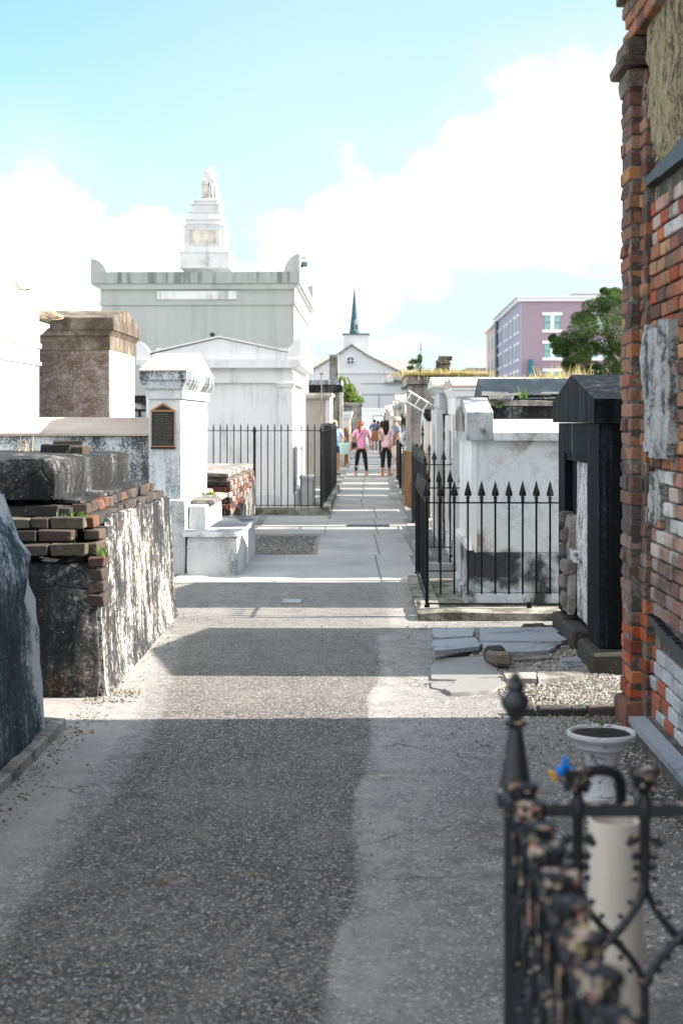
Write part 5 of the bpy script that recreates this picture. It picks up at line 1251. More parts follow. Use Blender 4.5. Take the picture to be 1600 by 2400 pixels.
def more_right():
    # grass topped stone tomb
    d=26.; t=thing('grass_topped_tomb','broad rough stone tomb with grass growing over its whole roof','tomb',(P(935,0,d).x,d,0),YAW)
    Z=lambda py:EYE+(HY-py)/F*d
    MB().rough(.06,1.42,0,3.2,0,Z(882),seg=.25,amp=.02,seed=100).build('body',MT['greystone'],t,32)
    MB().rough(-.02,1.5,-.1,3.3,Z(882),Z(862),seg=.2,amp=.035,seed=101).build('cap',MT['greystone'],t,32)
    o=MB().rough(-.05,1.5,-.12,3.3,Z(862),Z(857),seg=.15,amp=.03,seed=102).build('turf',MT['grass'],t,32)
    s=weeds('roof_grass','yellow-green grass covering the rough stone tomb roof','grass',(t.location.x+.75,d+1.5,Z(858)),1500,.13,(.36,.7),MT['grass'],.7,.008,'stuff')
    b=MB(); q=thing('brick_stack','ruined grey brick stump on the grass topped tomb','chimney',(P(1016,0,27).x,27.0,Z(858)+.07),0)
    b=MB(); z=0
    for k in range(7):
        w=.30-.012*k-(.06 if k>4 else 0)
        x=-w/2
        while x<w/2-.03: b.bbox(x+.07,0,z+.02,.13,.26-.02*k,.04,.006,rnd.gauss(0,.1),0,0,.008,rnd.choice([(.12,.1,.08),(.18,.16,.13),(.07,.06,.05)])); x+=.135
        z+=.043
    b.build('brick_courses',MT['brick'],q,32); MB().rough(-.2,.2,-.15,.15,-.03,.01,seg=.08,amp=.01).build('base',MT['greystone'],q,32)
    # brown middle tomb seen between
    path_tomb('tan_block_tomb','tan square-topped tomb half hidden behind the white leaning ladder',22.4,24.8,1.5,1.95,2.05,MT['sand'],MT['greystone'],MT['greystone'],ov=.05)
    d=23.5; t=thing('white_stele','plain tall white stele under the leaning ladder','headstone',(P(969,0,d).x,22.2,0),YAW); 
    b=MB(); b.prism([(-.10,0),(.10,0),(.085,1.7),(.06,1.82),(-.06,1.82),(-.085,1.7)],'y',0,.14); b.build('slab',MT['white'],t); MB().box(-.16,.16,-.05,.2,0,.12).build('base',MT['cream'],t)
    # urn on a column
    d=21.9; t=thing('stone_urn','dark lichened stone urn on a tapering column left of the white tombs','urn',(P(986,0,d).x,d,0),YAW)
    Z=lambda py:EYE+(HY-py)/F*d
    MB().lathe([(.12,0),(.12,.1),(.07,.14),(.062,Z(968))],n=14).build('column',MT['cream'],t)
    MB().lathe([(.062,Z(968)+.001),(.04,Z(966)),(.085,Z(958)),(.10,Z(950)),(.075,Z(945)),(.085,Z(942)),(.06,Z(939)),(0,Z(938))],n=14).build('bowl',MT['dark'],t)
    # ladder lying over the tombs
    d=22.6; t=thing('ladder','white ladder leaning slantwise across the tomb tops','ladder',(0,0,0),0)
    A=P(938,897,d);B=P(1002,936,d);C=P(925,917,d-.0);D=P(977,948,d)
    for (a,q) in ((A,B),(C,D)): MB().tube([a,q],.014,6).build('rail',MT['trim'],t)
    for s in (.12,.47,.82):
        a=A.lerp(B,s*.86); q=C.lerp(D,s*1.02+.02); MB().tube([a,q],.011,6).build('rung',MT['trim'],t)
    t.location=(0,0,0)
    # seated stone figure
    d=30.; t=thing('stone_statue','grey lichened seated statue of a cloaked figure behind black railings','statue',(P(941,0,d).x,d,0),YAW)
    MB().box(-.17,.17,-.16,.16,0,.95).build('pedestal',MT['greystone'],t)
    sk=[(0,0,1.08,.15,.13),(0,.02,1.28,.13,.10),(0,0,1.40,.11,.09),(-.0,-.02,1.47,.045,.045),(0,-.05,1.53,.055,.065),(-.13,-.02,1.36,.06,.06),(-.17,-.08,1.2,.05,.05),(-.08,-.15,1.13,.04,.04),(.13,-.02,1.34,.06,.06),(.17,-.08,1.18,.05,.05),(.08,-.15,1.12,.04,.04),(-.07,-.14,1.05,.08,.07),(-.08,-.19,.96,.06,.05),(.07,-.14,1.05,.08,.07),(.08,-.19,.96,.06,.05)]
    skin('figure',sk,[(0,1),(1,2),(2,3),(3,4),(2,5),(5,6),(6,7),(2,8),(8,9),(9,10),(0,11),(11,12),(0,13),(13,14)],MT['vault'],t)
    # dark capped column tomb
    d=44.; t=thing('column_tomb','pale column tomb with black capital behind the walkers on the right','tomb',(P(913,0,d).x,d,0),YAW); Z=lambda py:EYE+(HY-py)/F*d
    MB().box(0,.5,0,2,0,Z(940)).build('body',MT['cream'],t); MB().box(-.08,.6,-.08,2,Z(940)+.001,Z(928)).build('cap',MT['vault'],t)
    MB().box(.1,.3,-.12,-.001,.3,Z(950)).build('dark_panel',MT['dark'],t)
more_right()
def side_rails():
    t=thing('low_iron_fence','weathered spiked iron fence before the white tomb row','fence',(.97,16.6,.05),YAW)
    iron_fence(t,[(.33,0),(0,0),(.02,5.2),(.4,5.2)],.13,1.08,1.25,'spear',.008,.12,MT['irongrey'],.018,1.2)
    k=MB(); k.box(-.08,.1,-.1,5.3,-.05,.02); k.build('kerb',MT['concrete'],t)
    t=thing('black_railing','plain black iron railing beside the seated stone statue','fence',(P(941,0,33.).x,33.,.05),YAW)
    iron_fence(t,[(.2,0),(-.22,0),(-.2,4.5)],.14,.95,1.02,'fine',.011,.12,MT['iron'],.03,1.1)
    MB().box(-.28,.25,-.08,4.6,-.05,.03).build('kerb',MT['concrete'],t)
    t=thing('rusty_gate','rust-brown curved sheet iron gate between two railings','gate',(P(957,0,24.).x,24.,0),R(1))
    b=MB()
    n=10; pts=[]; 
    for i in range(n+1):
        a=i/n; pts.append((-.0-.13*a+.02*math.sin(a*9), 1.6*a))
    poly=pts+[(p[0]+.012,p[1]) for p in reversed(pts)]
    b.prism(poly,'z',.12,1.1); b.build('sheet',MT['ironrust'],t)
    b=MB(); b.box(-.02,.02,-.02,.02,0,1.25); b.build('hinge_post',MT['irongrey'],t)
    t=thing('spear_pole','single tall black iron rod with a spear knob among the railings','pole',(P(972,0,21.4).x,21.6,0),0)
    b=MB(); b.lathe([(.012,0),(.012,1.40),(.025,1.43),(.012,1.47),(.02,1.5),(.012,1.54),(0,1.66)],n=8); b.build('rod',MT['iron'],t)
    t=thing('iron_fence_far','brown rusted iron fence corner left of the walkers','fence',(P(793,0,51.).x,51.,0),YAW)
    iron_fence(t,[(-.25,0),(0,0),(.02,3)],.15,1.25,1.4,'fine',.015,.12,MT['ironrust'],.04,1.4)
side_rails()
def kerbs():
    for nm,lab,px,th in [('stone_step','pale square stone step beside the right-hand kerb, nearest one',[(897,1134),(893,1150),(938,1152),(932,1134)],.06),('stone_step','farther pale stone step at the foot of the black railing',[(900,1107),(901,1124),(931,1126),(926,1108)],.06),
        ('stone_step','grey stone step at the left path edge past the railing corner',[(757,1141),(757,1127),(783,1127),(774,1141)],.05)]:
        slab_piece(nm,lab,px,th,MT['slabpale'],lift=.0,cat='step')
    t=thing('kerb_strip','long pale kerb running along the right side of the path','kerb',(.95,17.,0),YAW)
    y=5.4
    MB().rough(.0,.12,5.4,26,0,.09,seg=.4,amp=.01,seed=120).build('kerbstone',MT['slabpale'],t,32)
kerbs()
# --- far rows both sides
def far_rows():
    kinds=[('white','white','sand'),('cream','cream','sand'),('stained','vault','sand'),('white','stained','cream'),('greystone','greystone','greystone'),('streaky','vault','sand')]
    words=['white','cream','stained grey','bright white','rough stone','streaked']
    od='first second third fourth fifth sixth seventh eighth ninth tenth eleventh twelfth thirteenth fourteenth fifteenth sixteenth seventeenth eighteenth nineteenth twentieth'.split()+['farther']*20
    y=28.5; i=0
    while y<98:
        D=rnd.uniform(1.6,2.6); k=i%6; h=rnd.uniform(1.7,2.3); x=1.42+.02*(y-28)+rnd.uniform(0,.3)+(.45 if y<33 else 0)
        a=MT[kinds[k][0]],MT[kinds[k][1]],MT[kinds[k][2]]
        gable_tomb('family_tomb','%s family tomb, %s in the receding right-hand row'%(words[k],od[i]),(x,y,0),2,D,h-.1,h,h+.22,*a,plinth=.2)['group']='distant tombs right of the path'
        y+=D+rnd.uniform(.35,1.2); i+=1
    y=63.5; i=0
    while y<98:
        D=rnd.uniform(1.8,2.6); k=(i+2)%6; h=rnd.uniform(1.6,2.1)
        a=MT[kinds[k][0]],MT[kinds[k][1]],MT[kinds[k][2]]
        gable_tomb('family_tomb','%s family tomb, %s in the receding left-hand row'%(words[k],od[i]),(.12+.02*(y-60)-.45,y,0),-2,D,h-.1,h,h+.2,*a,plinth=.2)['group']='distant tombs left of the path'
        y+=D+rnd.uniform(.4,1.); i+=1
far_rows()
def roof_weeds():
    for lab,px,d,z,n,h,sp in [('reddish dry weeds standing on the roofs before the oak',(1300),17.3,2.16,120,.2,(.22,.2)),('dry grass tufts along the slate tomb ridge',(1170),17.3,2.16,80,.09,(.5,.2)),('sparse dry grass at the right roofs, near the black gable',(1240),17.3,2.16,60,.12,(.2,.2))]:
        weeds('roof_weed',lab,'weeds',(P(px,0,d).x,d,z-.02),n,h,sp,MT['grass'],.5,.005,'stuff')
    weeds('green_weed','small green weed rooted in the broken slate eave','weeds',(P(1200,0,15).x,14.93,1.88),26,.14,(.025,.02),MT['greengrass'],.9,.006)
    weeds('green_weed','green sprig growing beside the marble head block','weeds',(P(1142,0,15).x,14.86,1.78),22,.2,(.02,.02),MT['greengrass'],.9,.006)
    weeds('dry_weed','thin reddish dry weed on top of the crumbling tomb','weeds',(P(58,0,11).x,11,1.41),26,.13,(.03,.03),MT['straw'],.8,.003)
    weeds('dry_weed','single pale grass stalk on the crumbling tomb top','weeds',(P(104,0,10.5).x,10.5,1.41),1,.22,(.005,.005),MT['straw'],.1,.003)
    weeds('green_weed','green weed tuft between the stepped bricks of the crumbling tomb','weeds',(-1.6,8.6,1.06),30,.05,(.05,.03),MT['greengrass'],.9,.005)
    weeds('green_weed','green moss in the brick gap at the crumbling tomb corner','weeds',(-1.43,8.5,.83),30,.07,(.015,.04),MT['greengrass'],.9,.006)
    weeds('dry_weed','dead grass clump at the foot of the streaked wall corner','weeds',(P(285,1595,0).x+P(285,0,8.5).x,8.55,.01),60,.05,(.06,.04),MT['straw'],1.2,.003)
    weeds('dry_weed','tuft of straw lying on the asphalt right of the aggregate path','weeds',(P(890,0,6.5).x,6.52,.012),50,.015,(.045,.008),MT['straw'],3.,.002)
roof_weeds()
# ================================================================== PEOPLE
SKINM=plain('tanned_skin',(.50,.25,.17),.6,.08); SKIN2=plain('darker_skin',(.33,.16,.10),.6,.08)
def cloth(name,c,v=.12): return plain(name,c,.9,v,scale=14,bump=.5)
def person(label,x,d,h,face,skinm,shirt,trousers,shoes,hair,leg='short',hairstyle='short',feet=((-.13,.02),(.13,-.02)),arms=None,lean=0,headyaw=0,sleeve=.5,fat=1.,shirt_drop=0,extras=None,gz=.024):
    t=thing('person',label,'person',(x,d,gz),face)
    s=h/1.65; f=fat
    arms=arms or {-1:((-.27,.02,1.12),(-.30,-.04,.88)),1:((.27,.02,1.12),(.30,-.04,.88))}
    nodes=[(0,0,.92,.10*f,.08*f),(0,.0,1.05,.115*f,.09*f),(0,.005+lean*.4,1.22,.13*f,.10*f),(0,lean,1.36,.10*f,.075*f),(0,lean,1.43,.048,.05),(0,lean-.02,1.50,.06,.07),(0,lean-.02,1.565,.068,.082),(0,lean-.015,1.61,.05,.06)]
    E=[(0,1),(1,2),(2,3),(3,4),(4,5),(5,6),(6,7)]
    ns=len(nodes)
    def addn(p,r,par):
        nodes.append((p[0],p[1],p[2],r,r)); E.append((par,len(nodes)-1)); return len(nodes)-1
    legs={}
    for sgn,(fx,fy) in zip((-1,1),feet):
        a=addn((sgn*.085,0,.80),.088*f,0); k=addn((sgn*.085+(fx-sgn*.085)*.5,fy*.3-.02,.47),.058*f,a); c=addn((sgn*.085+(fx-sgn*.085)*.75,fy*.6+.01,.30),.052*f,k)
        an=addn((fx,fy,.09),.034,c); to=addn((fx+.01*sgn,fy-.10,.035),.03,an); legs[sgn]=(a,k,c,an)
    hands={}
    for sgn in (-1,1):
        el,ha=arms[sgn]; sh=addn((sgn*.165,lean,1.345),.052*f,3); e=addn(el,.038*f,sh); w=addn(ha,.024,e)
        hv=(Vector(ha)-Vector(el)).normalized(); pm=Vector(ha)+hv*.055; p=addn(tuple(pm),.03,w)
        side=hv.cross(Vector((0,1,0))).normalized() if abs(hv.y)<.9 else Vector((1,0,0))
        for i,(o,L) in enumerate(((-.024,.055),(-.008,.066),(.009,.062),(.025,.048))):
            a=pm+side*o+hv*.03; q1=addn(tuple(a),.0085,p); addn(tuple(a+hv*L*.6+Vector((0,-.012,0))),.007,q1)
        th=addn(tuple(pm+side*-.035-hv*.01+Vector((0,-.01,0))),.009,p); addn(tuple(pm+side*-.05+hv*.02+Vector((0,-.02,0))),.008,th)
        hands[sgn]=(sh,e,w)
    nose=addn((0,lean-.095,1.545),.014,6)
    if headyaw:
        pass
    sc=lambda L:[(n[0]*s,n[1]*s,n[2]*s,n[3]*s,n[4]*s) for n in L]
    skin('body',sc(nodes),E,skinm,t,1)
    P3=lambda i:Vector(nodes[i][:3])
    # shirt
    sn=[(0,lean*.1,.80-shirt_drop,.175*f,.14*f),(0,.0,1.0,.15*f,.115*f),(0,lean*.5,1.22,.155*f,.12*f),(0,lean,1.345,.115*f,.09*f),(0,lean,1.40,.07,.065)]; se=[(0,1),(1,2),(2,3),(3,4)]
    for sgn in (-1,1):
        sh,e,w=hands[sgn]; a=P3(sh); b=P3(e); sn.append((a.x,a.y,a.z,.072*f,.072*f)); i=len(sn)-1; se.append((3,i)); q=a.lerp(b,sleeve*1.5); sn.append((q.x,q.y,q.z,.062*f,.062*f)); se.append((i,i+1))
    skin('shirt',sc(sn),se,shirt,t,2)
    # trousers
    tn=[(0,0,.95,.14*f,.115*f),(0,0,.84,.155*f,.135*f)]; te=[(0,1)]
    for sgn in (-1,1):
        a,k,c,an=[P3(i) for i in legs[sgn]]
        ch=[(a,.098*f)]
        if leg=='short': ch+=[(a.lerp(k,.55),.09*f)]
        elif leg=='knee': ch+=[(a.lerp(k,.6),.095*f),(k.lerp(c,.2),.09*f)]
        elif leg=='crop': ch+=[(k,.066*f),(c,.06*f),(c.lerp(an,.45),.045*f)]
        else: ch+=[(k,.066*f),(c,.058*f),(an+Vector((0,0,.03)),.042*f)]
        pr=1
        for (p,r) in ch: tn.append((p.x,p.y,p.z,r,r)); te.append((pr,len(tn)-1)); pr=len(tn)-1
    skin('shorts' if leg in('short','knee') else 'leggings',sc(tn),te,trousers,t,2)
    for sgn,(fx,fy) in zip((-1,1),feet):
        b=MB(); b.rough((fx-.045)*s,(fx+.045)*s,(fy-.17)*s,(fy+.065)*s,0,.075*s,seg=.03,amp=.003,rd=.02,warp=lambda p:Vector((p.x,p.y,p.z*(1-.45*sm(fy*s-.02,fy*s-.16,p.y))))); b.build('shoe',shoes,t,80)
    hz=lean-.005; b=MB(); b.ball(0,hz*s,1.575*s,.082*s,.095*s,.085*s,12)
    b.v=[v if not (v[1]<(hz-.05)*s and v[2]<1.6*s) else (v[0],(hz-.05)*s,v[2]) for v in b.v]
    if hairstyle=='tail':
        b.tube([(.0,(hz+.08)*s,1.60*s),(.03,(hz+.13)*s,1.56*s),(.05,(hz+.13)*s,1.46*s),(.05,(hz+.11)*s,1.36*s),(.04,(hz+.10)*s,1.28*s)],[.03*s,.045*s,.045*s,.035*s,.01*s],8)
    if hairstyle=='long':
        b.rough(-.10*s,.10*s,(hz+.02)*s,(hz+.13)*s,1.20*s,1.62*s,seg=.04,amp=.012,rd=.03,warp=lambda p:Vector((p.x*(1-.35*sm(1.45*s,1.2*s,p.z)),p.y,p.z)))
    if hairstyle=='bob': b.rough(-.09*s,.09*s,(hz-.01)*s,(hz+.1)*s,1.42*s,1.6*s,seg=.04,amp=.01,rd=.03)
    b.build('hair',hair,t,80)
    ey=plain('dark_eye',(.02,.015,.01),.3,.1)
    for sx in (-1,1): b=MB(); b.ball(sx*.026*s,(lean-.088)*s,1.56*s,.010*s,.006*s,.006*s,6); b.build('eye',ey,t)
    b=MB(); b.ball(0,(lean-.083)*s,1.505*s,.022*s,.006*s,.006*s,6); b.build('mouth',plain('lips',(.4,.1,.09),.5,.1),t)
    if extras: extras(t,s)
    return t
def people():
    X=lambda px,d:P(px,0,d).x
    def bag_a(t,s):
        b=MB(); b.rough(-.16,.16,-.05,.05,.0,.34,seg=.05,amp=.008,rd=.02); o=b.build('tote_bag',cloth('mint_bag',(.55,.78,.68),.05),t,32); o.location=(.30,-.14,.62); o.rotation_euler=(0,R(-7),R(10))
        h=MB(); h.tube([(-.08,0,.34),(-.07,0,.46),(0,0,.52),(.07,0,.46),(.08,0,.34)],.007,6); h.build('handle',cloth('mint_handle',(.5,.7,.62)),o)
        b=MB(); 
        for sx in (-1,1): b.ball(sx*.028,-.092,1.565,.024,.012,.016,6)
        b.build('sunglasses',MT['iron'],t)
        b=MB()
        for (x,z,w,q) in ((-.05,1.2,.05,.03),(.0,1.14,.06,.035),(.05,1.08,.07,.03),(-.02,1.05,.04,.02)): b.bbox(x,-.125,z,w,.01,q,.004,0,0,R(20))
        b.build('shirt_print',cloth('white_print',(.75,.8,.85)),t)
    person('person in light blue tee and navy shorts carrying a mint tote bag',X(768,42.1),42.1,1.62,R(12),SKINM,cloth('light_blue_tee',(.30,.46,.80)),cloth('navy_shorts',(.01,.06,.17)),cloth('dark_shoes',(.05,.02,.05)),cloth('blonde_hair',(.7,.52,.28)),'short','bob',((-.10,0),(.12,.02)),{-1:((-.24,.05,1.10),(-.25,.0,.88)),1:((.27,-.02,1.12),(.28,-.16,1.10))},extras=bag_a)
    def bag_b(t,s):
        b=MB(); b.rough(-.07,.07,-.045,.045,-.08,.08,seg=.03,amp=.006,rd=.02); o=b.build('shoulder_bag',cloth('black_leather',(.015,.015,.018)),t,32); o.location=(.21,.10,.90)
        b=MB(); b.tube([(-.11,.11,1.40),(-.02,.135,1.22),(.1,.135,1.05),(.2,.12,.95)],.010,6); b.build('bag_strap',cloth('strap',(.06,.02,.03)),t)
        b=MB(); b.bbox(.12,.055,.27,.09,.012,.025,.004,0,0,R(40)); b.build('legging_stripe',cloth('white_stripe',(.7,.7,.7)),t)
    person('person seen from behind, auburn ponytail, pink oversized tee and small black crossbody bag',X(829,42),42.0,1.60,R(180),SKINM,cloth('pink_tee',(.83,.36,.55)),cloth('black_leggings',(.01,.011,.014)),cloth('pink_shoes',(.85,.35,.38)),cloth('auburn_hair',(.20,.06,.03)),'long','tail',((-.17,.03),(.16,-.02)),{-1:((-.26,.0,1.10),(-.28,-.05,.90)),1:((.28,.02,1.10),(.30,.03,.86))},shirt_drop=.06,fat=1.05,extras=bag_b)
    def bag_c(t,s):
        b=MB(); b.rough(-.17,.17,-.07,.07,-.14,.14,seg=.05,amp=.008,rd=.02,warp=lambda p:Vector((p.x*(1-.2*sm(-.1,.14,p.z)),p.y,p.z))); o=b.build('handbag',cloth('brown_leather',(.27,.11,.055)),t,32); o.location=(.27,.12,1.16)
        h=MB(); h.tube([(-.09,0,.13),(-.07,0,.24),(0,0,.28),(.07,0,.24),(.09,0,.13)],.009,6); h.build('handle',cloth('tan_strap',(.35,.2,.1)),o)
        h=MB(); h.rough(-.17,-.05,.071,.08,-.12,.12,seg=.04,amp=.004); h.build('patterned_panel',cloth('cream_pattern',(.5,.42,.32),.5),o)
    person('person from behind, long dark hair, pale pink tee, black leggings, brown handbag, orange shoes',X(886,42),41.8,1.63,R(172),SKINM,cloth('pale_pink_tee',(.88,.60,.66)),cloth('charcoal_leggings',(.014,.016,.022)),cloth('orange_shoes',(.9,.2,.06)),cloth('black_hair',(.02,.012,.01)),'crop','long',((-.09,-.06),(.11,.05)),{-1:((-.24,-.02,1.12),(-.22,-.14,.98)),1:((.26,.0,1.14),(.20,-.05,1.33))},fat=1.08,extras=bag_c)
    def cap_d(t,s):
        b=MB(); b.ball(0,.0,1.66,.09,.105,.07,10); b.rough(-.07,.07,-.17,-.06,1.635,1.65,seg=.04,amp=.002,rd=.02); b.build('cap',cloth('cream_cap',(.7,.62,.5)),t,32)
    person('person in grey tee, pale shorts and cream cap standing by the black railing',X(913,43.3),43.3,1.72,R(-70),SKINM,cloth('grey_tee',(.17,.20,.25)),cloth('khaki_shorts',(.55,.48,.42)),cloth('tan_shoes',(.3,.16,.1)),cloth('grey_hair',(.4,.36,.32)),'knee','short',((-.10,.02),(.10,-.04)),{-1:((-.25,-.02,1.12),(-.27,-.06,.88)),1:((.25,-.06,1.12),(.24,-.16,.93))},fat=1.22,lean=-.06,extras=cap_d)
    person('person far down the path in blue-grey tee and dark shorts, hands behind back',X(860,78),78.,1.66,R(175),SKIN2,cloth('blue_grey_tee',(.08,.14,.24)),cloth('dark_shorts',(.012,.014,.02)),cloth('teal_shoes',(.02,.10,.12)),cloth('dark_hair',(.03,.025,.02)),'knee','short',((-.09,0),(.09,0)),{-1:((-.28,.08,1.12),(-.06,.17,1.0)),1:((.28,.08,1.12),(.06,.17,1.0))},fat=1.15)
    person('person in dark navy half hidden beyond the one with hands behind back',X(868.5,79),79.5,1.6,R(160),SKIN2,cloth('navy_top',(.03,.05,.09)),cloth('brown_shorts',(.08,.05,.04)),cloth('blue_shoes',(.02,.06,.12)),cloth('brown_hair',(.05,.03,.02)),'knee','bob',((-.08,0),(.10,.05)))
    person('person in black top whose dark head shows beside the brown handbag',X(877,62),62.,1.6,R(150),SKIN2,cloth('black_top',(.02,.02,.022)),cloth('jeans',(.03,.05,.09)),cloth('grey_shoes',(.2,.2,.2)),cloth('black_bob_hair',(.015,.012,.01)),'long','bob',((-.08,0),(.08,.03)))
people()

# ================================================================== NEAR RAILING, URN, PIPE
def near_fence():
    D=2.5; x0=(1183-HX)/F*D
    t=thing('ornate_railing','ornate black cast-iron railing with peeling paint, blurred in the near corner','railing',(x0,D,0),YAW)
    z=lambda py:EYE-(py-HY)/F*D
    m=MT['peeled']
    b=MB(); b.lathe([(.027,0),(.027,z(1835))],n=4,ph=R(45)); b.lathe([(.034,z(1850)),(.036,z(1830)),(.034,z(1812)),(.029,z(1806))],n=8,ph=R(22.5))
    b.lathe([(.029,z(1806)+.0005),(.026,z(1790)),(.013,z(1680)),(.012,z(1672)),(.020,z(1665)),(.021,z(1658)),(.011,z(1652)),(.011,z(1645)),(.018,z(1634)),(.0245,z(1618)),(.0245,z(1603)),(.017,z(1592)),(.014,z(1586)),(.017,z(1578)),(.015,z(1570)),(.0085,z(1563)),(.010,z(1556)),(.006,z(1548)),(0,z(1541))],n=12)
    b.build('corner_post',m,t,50)
    zr=z(1858)
    def module(px,py,axis,first=False):
        """one upright with crown, leaf lobes and lattice arms; axis: unit vector along the panel"""
        ax=Vector(axis); nrm=Vector((-ax.y,ax.x,0)); 
        q=MB(); q.lathe([(.0085,z(2045)),(.0095,zr-.02),(.013,zr-.012),(.013,zr+.012),(.010,zr+.018),(.009,zr+.03),(.012,zr+.036),(.016,zr+.048),(.023,zr+.060),(.026,zr+.066),(.020,zr+.068),(0,zr+.07)],n=10)
        cr=MB()
        st=[((.0275 if k%2 else .0215)*math.cos(k*math.pi/9),(.0275 if k%2 else .0215)*math.sin(k*math.pi/9)) for k in range(18)]
        cr.prism([(p[0]*.8,p[1]*.8) for p in st],'z',zr+.050,zr+.0575); cr.prism(st,'z',zr+.058,zr+.072)
        for k in range(5):
            a=k*math.pi*2/5+.4; cr.ball(.019*math.cos(a),.019*math.sin(a),zr+.040,.006,.006,.009,6)
        cr.prism([(-.008,zr+.0),(.008,zr+.0),(.003,zr+.026),(-.003,zr+.026)],'x',-.015,-.0135) if False else None
        if axis[1]: cr.prism([(-.015,zr-.012),(.015,zr-.012),(.006,zr-.08),(-.006,zr-.08)],'x',-.016,-.013); cr.lathe([(.004,zr-.11),(.009,zr-.1),(.004,zr-.088)],-.014,0,6)
        o2=cr.build('crown',MT['chipped'],t,50); o2.location=(px,py,0)
        for k in range(6):
            a=k*math.pi/3+.3; q.ball(.0195*math.cos(a),.0195*math.sin(a),zr+.045,.007,.007,.006,5)
        for sgn in (-1,1):
            for (zz,o,r) in ((z(1925),.019,.0095),(z(1935),.026,.007),(z(1965),.016,.008),(z(1990),.014,.0075),(z(2015),.017,.006)):
                p=ax*sgn*o; q.ball(p.x,p.y,zz,r,r*.8,r,6)
        o=q.build('upright',m,t,50); o.location=(px,py,0)
        s=.117; w=MB()
        for sgn in (-1,1):      # ogee arm sweeping out to the neighbouring upright
            pts=[]
            for i in range(11):
                k=i/10; xx=s*(k-.12*math.sin(2*math.pi*k)*.5); zz=z(2030)-(z(2030)-z(2255))*(k**.9); p=ax*sgn*xx+nrm*(.004*sgn); pts.append((p.x,p.y,zz))
            w.tube(pts,[.0085,.0075,.007,.0068,.0075,.0085,.0075,.0068,.007,.0075,.0085],6)
            for k in (.22,.36,.64,.78):
                xx=s*k; zz=z(2030)-(z(2030)-z(2255))*(k**.9); p=ax*sgn*xx; w.ball(p.x,p.y,zz+.013,.0055,.0045,.0055,5); w.ball(p.x,p.y,zz-.013,.0055,.0045,.0055,5)
        w.lathe([(.008,.09),(.008,z(2262)),(.013,z(2257)),(.013,z(2248)),(.006,z(2240))],n=8)
        for zz in (.25,.4,.52): w.lathe([(.008,zz-.012),(.014,zz),(.008,zz+.012)],n=8)
        o=w.build('lattice',m,t,50); o.location=(px,py,0)
    for i in range(1,8): module(.109+.117*(i-1),0,(1,0,0))
    for i in range(1,11): module(0,-.115*i,(0,-1,0))
    b=MB(); b.box(.02,.9,-.009,.009,zr-.011,zr+.011); b.build('top_rail',m,t)
    b=MB(); b.box(-.009,.009,-1.27,-.03,zr-.011,zr+.011); b.build('top_rail',m,t)
    for zz in (.08,): MB().box(.02,.9,-.009,.009,zz-.01,zz+.01).build('bottom_rail',m,t); MB().box(-.009,.009,-1.27,-.03,zz-.01,zz+.01).build('bottom_rail',m,t)
    # hooked bracket bent over the rail
    zt=z(1772); b=MB(); b.tube([(.109,.012,zt-.035),(.112,.012,zt-.012),(.125,.012,zt-.002),(.150,.012,zt),(.168,.012,zt-.002),(.180,.012,zt-.008),(.186,.012,zt-.022),(.187,.012,zt-.05),(.187,.012,zr)],.0095,8); b.build('hooked_bracket',MT['iron'],t,32)
near_fence()
def plastic_flowers():
    d=2.52
    for nm,lab,px,py,c in (('plastic_flower','bright blue plastic flower stuck on the near railing crown',1294,1762,(.0,.16,.62)),('plastic_flower','yellow plastic flower stuck beside the blue one on the near railing',1281,1778,(.75,.38,.02))):
        p=P(px,py,d); t=thing(nm,lab,'flower',p,0); m=plain('blue_plastic' if c[2]>.5 else 'yellow_plastic',c,.5,.1)
        b=MB()
        if c[2]>.5: b.ball(-.008,-.02,-.002,.010,.008,.010,8); b.ball(.009,-.02,-.003,.010,.008,.010,8); b.ball(0,-.02,.012,.006,.006,.014,8)
        else:
            for (x,z,r) in ((0,0,.008),(-.011,.002,.006),(-.006,-.008,.006),(.012,.004,.007),(.022,.006,.006),(.006,.005,.006)): b.ball(x,0,z,r,r,r*.8,6)
        b.build('petals',m,t,80); MB().tube([(0,.0,-.004),(.012,.003,-.02),(.018,.0,-.03)],.002,5).build('stem',MT['greengrass'],t)
plastic_flowers()
def pipe():
    d=2.86; t=thing('plastic_pipe','upright cream plastic pipe just behind the near railing','pipe',(P(1412,0,d).x,d,0),0)
    z=EYE-(1897-HY)/F*(d-.054)
    t2=NT('cream_plastic',.45,.4); t2.color(t2.mix(t2.mr(t2.noise(14,6,.6),.62,.7),(.62,.56,.50),(.42,.37,.32)))
    m=t2.done(); n=28; b=MB(); vs=[];fs=[]; r=.054
    for (rr,zz) in ((r,0),(r,z),(r-.005,z),(r-.005,z-.35)):
        for k in range(n): a=2*math.pi*k/n; vs.append((rr*math.cos(a),rr*math.sin(a),zz))
    for i in range(3):
        for k in range(n): fs.append((i*n+k,i*n+(k+1)%n,(i+1)*n+(k+1)%n,(i+1)*n+k))
    b.add(vs,fs); b.build('tube',m,t,50); b=MB(); b.lathe([(r+.001,.08),(r+.009,.09),(r+.009,.19),(r+.001,.2)],n=28); b.build('collar',m,t,50)
pipe()
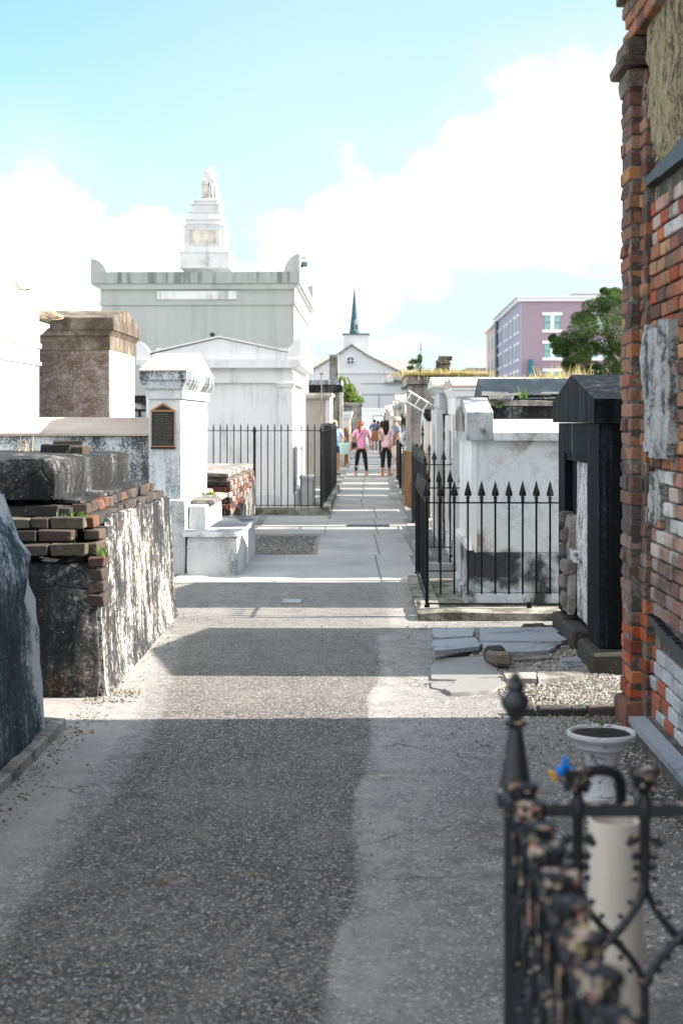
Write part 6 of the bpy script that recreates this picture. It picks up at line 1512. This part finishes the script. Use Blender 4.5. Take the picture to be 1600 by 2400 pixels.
def urn():
    d=6.1; p=P(1381,0,d); t=thing('white_urn','white chipped garden urn with a small green plant beside the brick mausoleum','urn',(p.x,d,.012),R(12))
    m=weathered('chipped_white_urn_paint',[(0,(.05,.05,.05)),(.2,(.2,.2,.21)),(.27,(.48,.49,.51)),(1,(.62,.63,.65))],5,.3,14,3,gain=1.0,fine=.4,bump=.7)
    MB().rough(-.115,.115,-.115,.115,0,.045,seg=.04,amp=.004,rd=.01).build('square_foot',m,t,32)
    b=MB(); b.lathe([(.10,.046),(.092,.06),(.076,.08),(.068,.11),(.066,.14),(.070,.175),(.080,.215),(.095,.25),(.112,.278),(.120,.288),(.124,.285)],n=32,cap=False); 
    b.build('bowl',m,t,32)
    b=MB(); n=40; vs=[];fs=[]; pr=[(.118,.286),(.143,.280),(.149,.290),(.147,.302),(.139,.307),(.130,.303),(.124,.290),(.112,.24)]
    for (r,z) in pr:
        for k in range(n):
            a=2*math.pi*k/n; q=r+ (.004*noise.noise(Vector((math.cos(a)*5,math.sin(a)*5,z*30)))) ; vs.append((q*math.cos(a),q*math.sin(a),z+.003*noise.noise(Vector((math.cos(a)*7,math.sin(a)*7,2)))))
    for i in range(len(pr)-1):
        for k in range(n): fs.append((i*n+k,i*n+(k+1)%n,(i+1)*n+(k+1)%n,(i+1)*n+k))
    b.add(vs,fs); b.build('rim',m,t,32)
    MB().lathe([(.1235,.294),(.05,.297),(0,.296)],n=24).jitter(.004,20).build('soil',plain('dark_soil',(.02,.018,.015),.95,.5,scale=80),t,80)
    b=MB()
    for (x,y,h,a) in ((-.02,-.01,.06,.4),(-.03,.0,.05,2.5),(0,.01,.055,1.2),(.02,.015,.03,5.)):
        b.tube([(x,y,.296),(x+.005,y,.296+h*.6)],.0015,4)
        for k in range(4):
            w=a+k*1.5; c=Vector((x+.01*math.cos(w),y+.01*math.sin(w),.296+h*(.6+.1*k))); e=c+Vector((.028*math.cos(w),.028*math.sin(w),.008)); q=Vector((-math.sin(w),math.cos(w),0))*.011; b.add([c,c.lerp(e,.5)+q,e,c.lerp(e,.5)-q],[(0,1,2,3)])
    b.build('seedling',MT['greengrass'],t,smooth=False)
    b=MB(); b.rough(-.2,.04,-.2,-.13,0,.03,seg=.04,amp=.01,seed=3,c=(.4,.4,.38)); o=b.build('stone_chip',MT['brick'],None,70); o.location=(p.x+.02,d-.05,.01); o.rotation_euler=(0,0,.3); tag(o,'flat pale stone chip lying in front of the white urn','stone')
urn()
for o in list(col.objects):
    if o.name.split('.')[0] in ('gravel',): pass

def litter():
    b=MB(); pal=[(.16,.09,.04),(.22,.15,.07),(.09,.06,.03),(.3,.24,.14),(.12,.13,.05)]
    for _ in range(520):
        r=rnd.random()
        if r<.35: x,y=rnd.gauss(-1.36,.08),rnd.uniform(5.5,12)
        elif r<.7: x,y=rnd.uniform(.9,1.7),rnd.uniform(6,11)
        elif r<.85: x,y=rnd.uniform(.45,.75),rnd.uniform(8.5,14)
        else: x,y=rnd.uniform(-1.2,1.),rnd.uniform(4,16)
        s=rnd.uniform(.006,.02); a=rnd.uniform(0,6.28); c,d=math.cos(a)*s,math.sin(a)*s; z=.02
        b.add([(x-c,y-d,z),(x-d*.4,y+c*.4,z+rnd.uniform(0,.01)),(x+c,y+d,z+rnd.uniform(0,.006)),(x+d*.4,y-c*.4,z)],[(0,1,2,3)],rnd.choice(pal))
    stuff(b.build('leaf_litter',MT['vc'],smooth=False),'dry leaf crumbs and bits scattered over the yard ground','leaf litter')
litter()
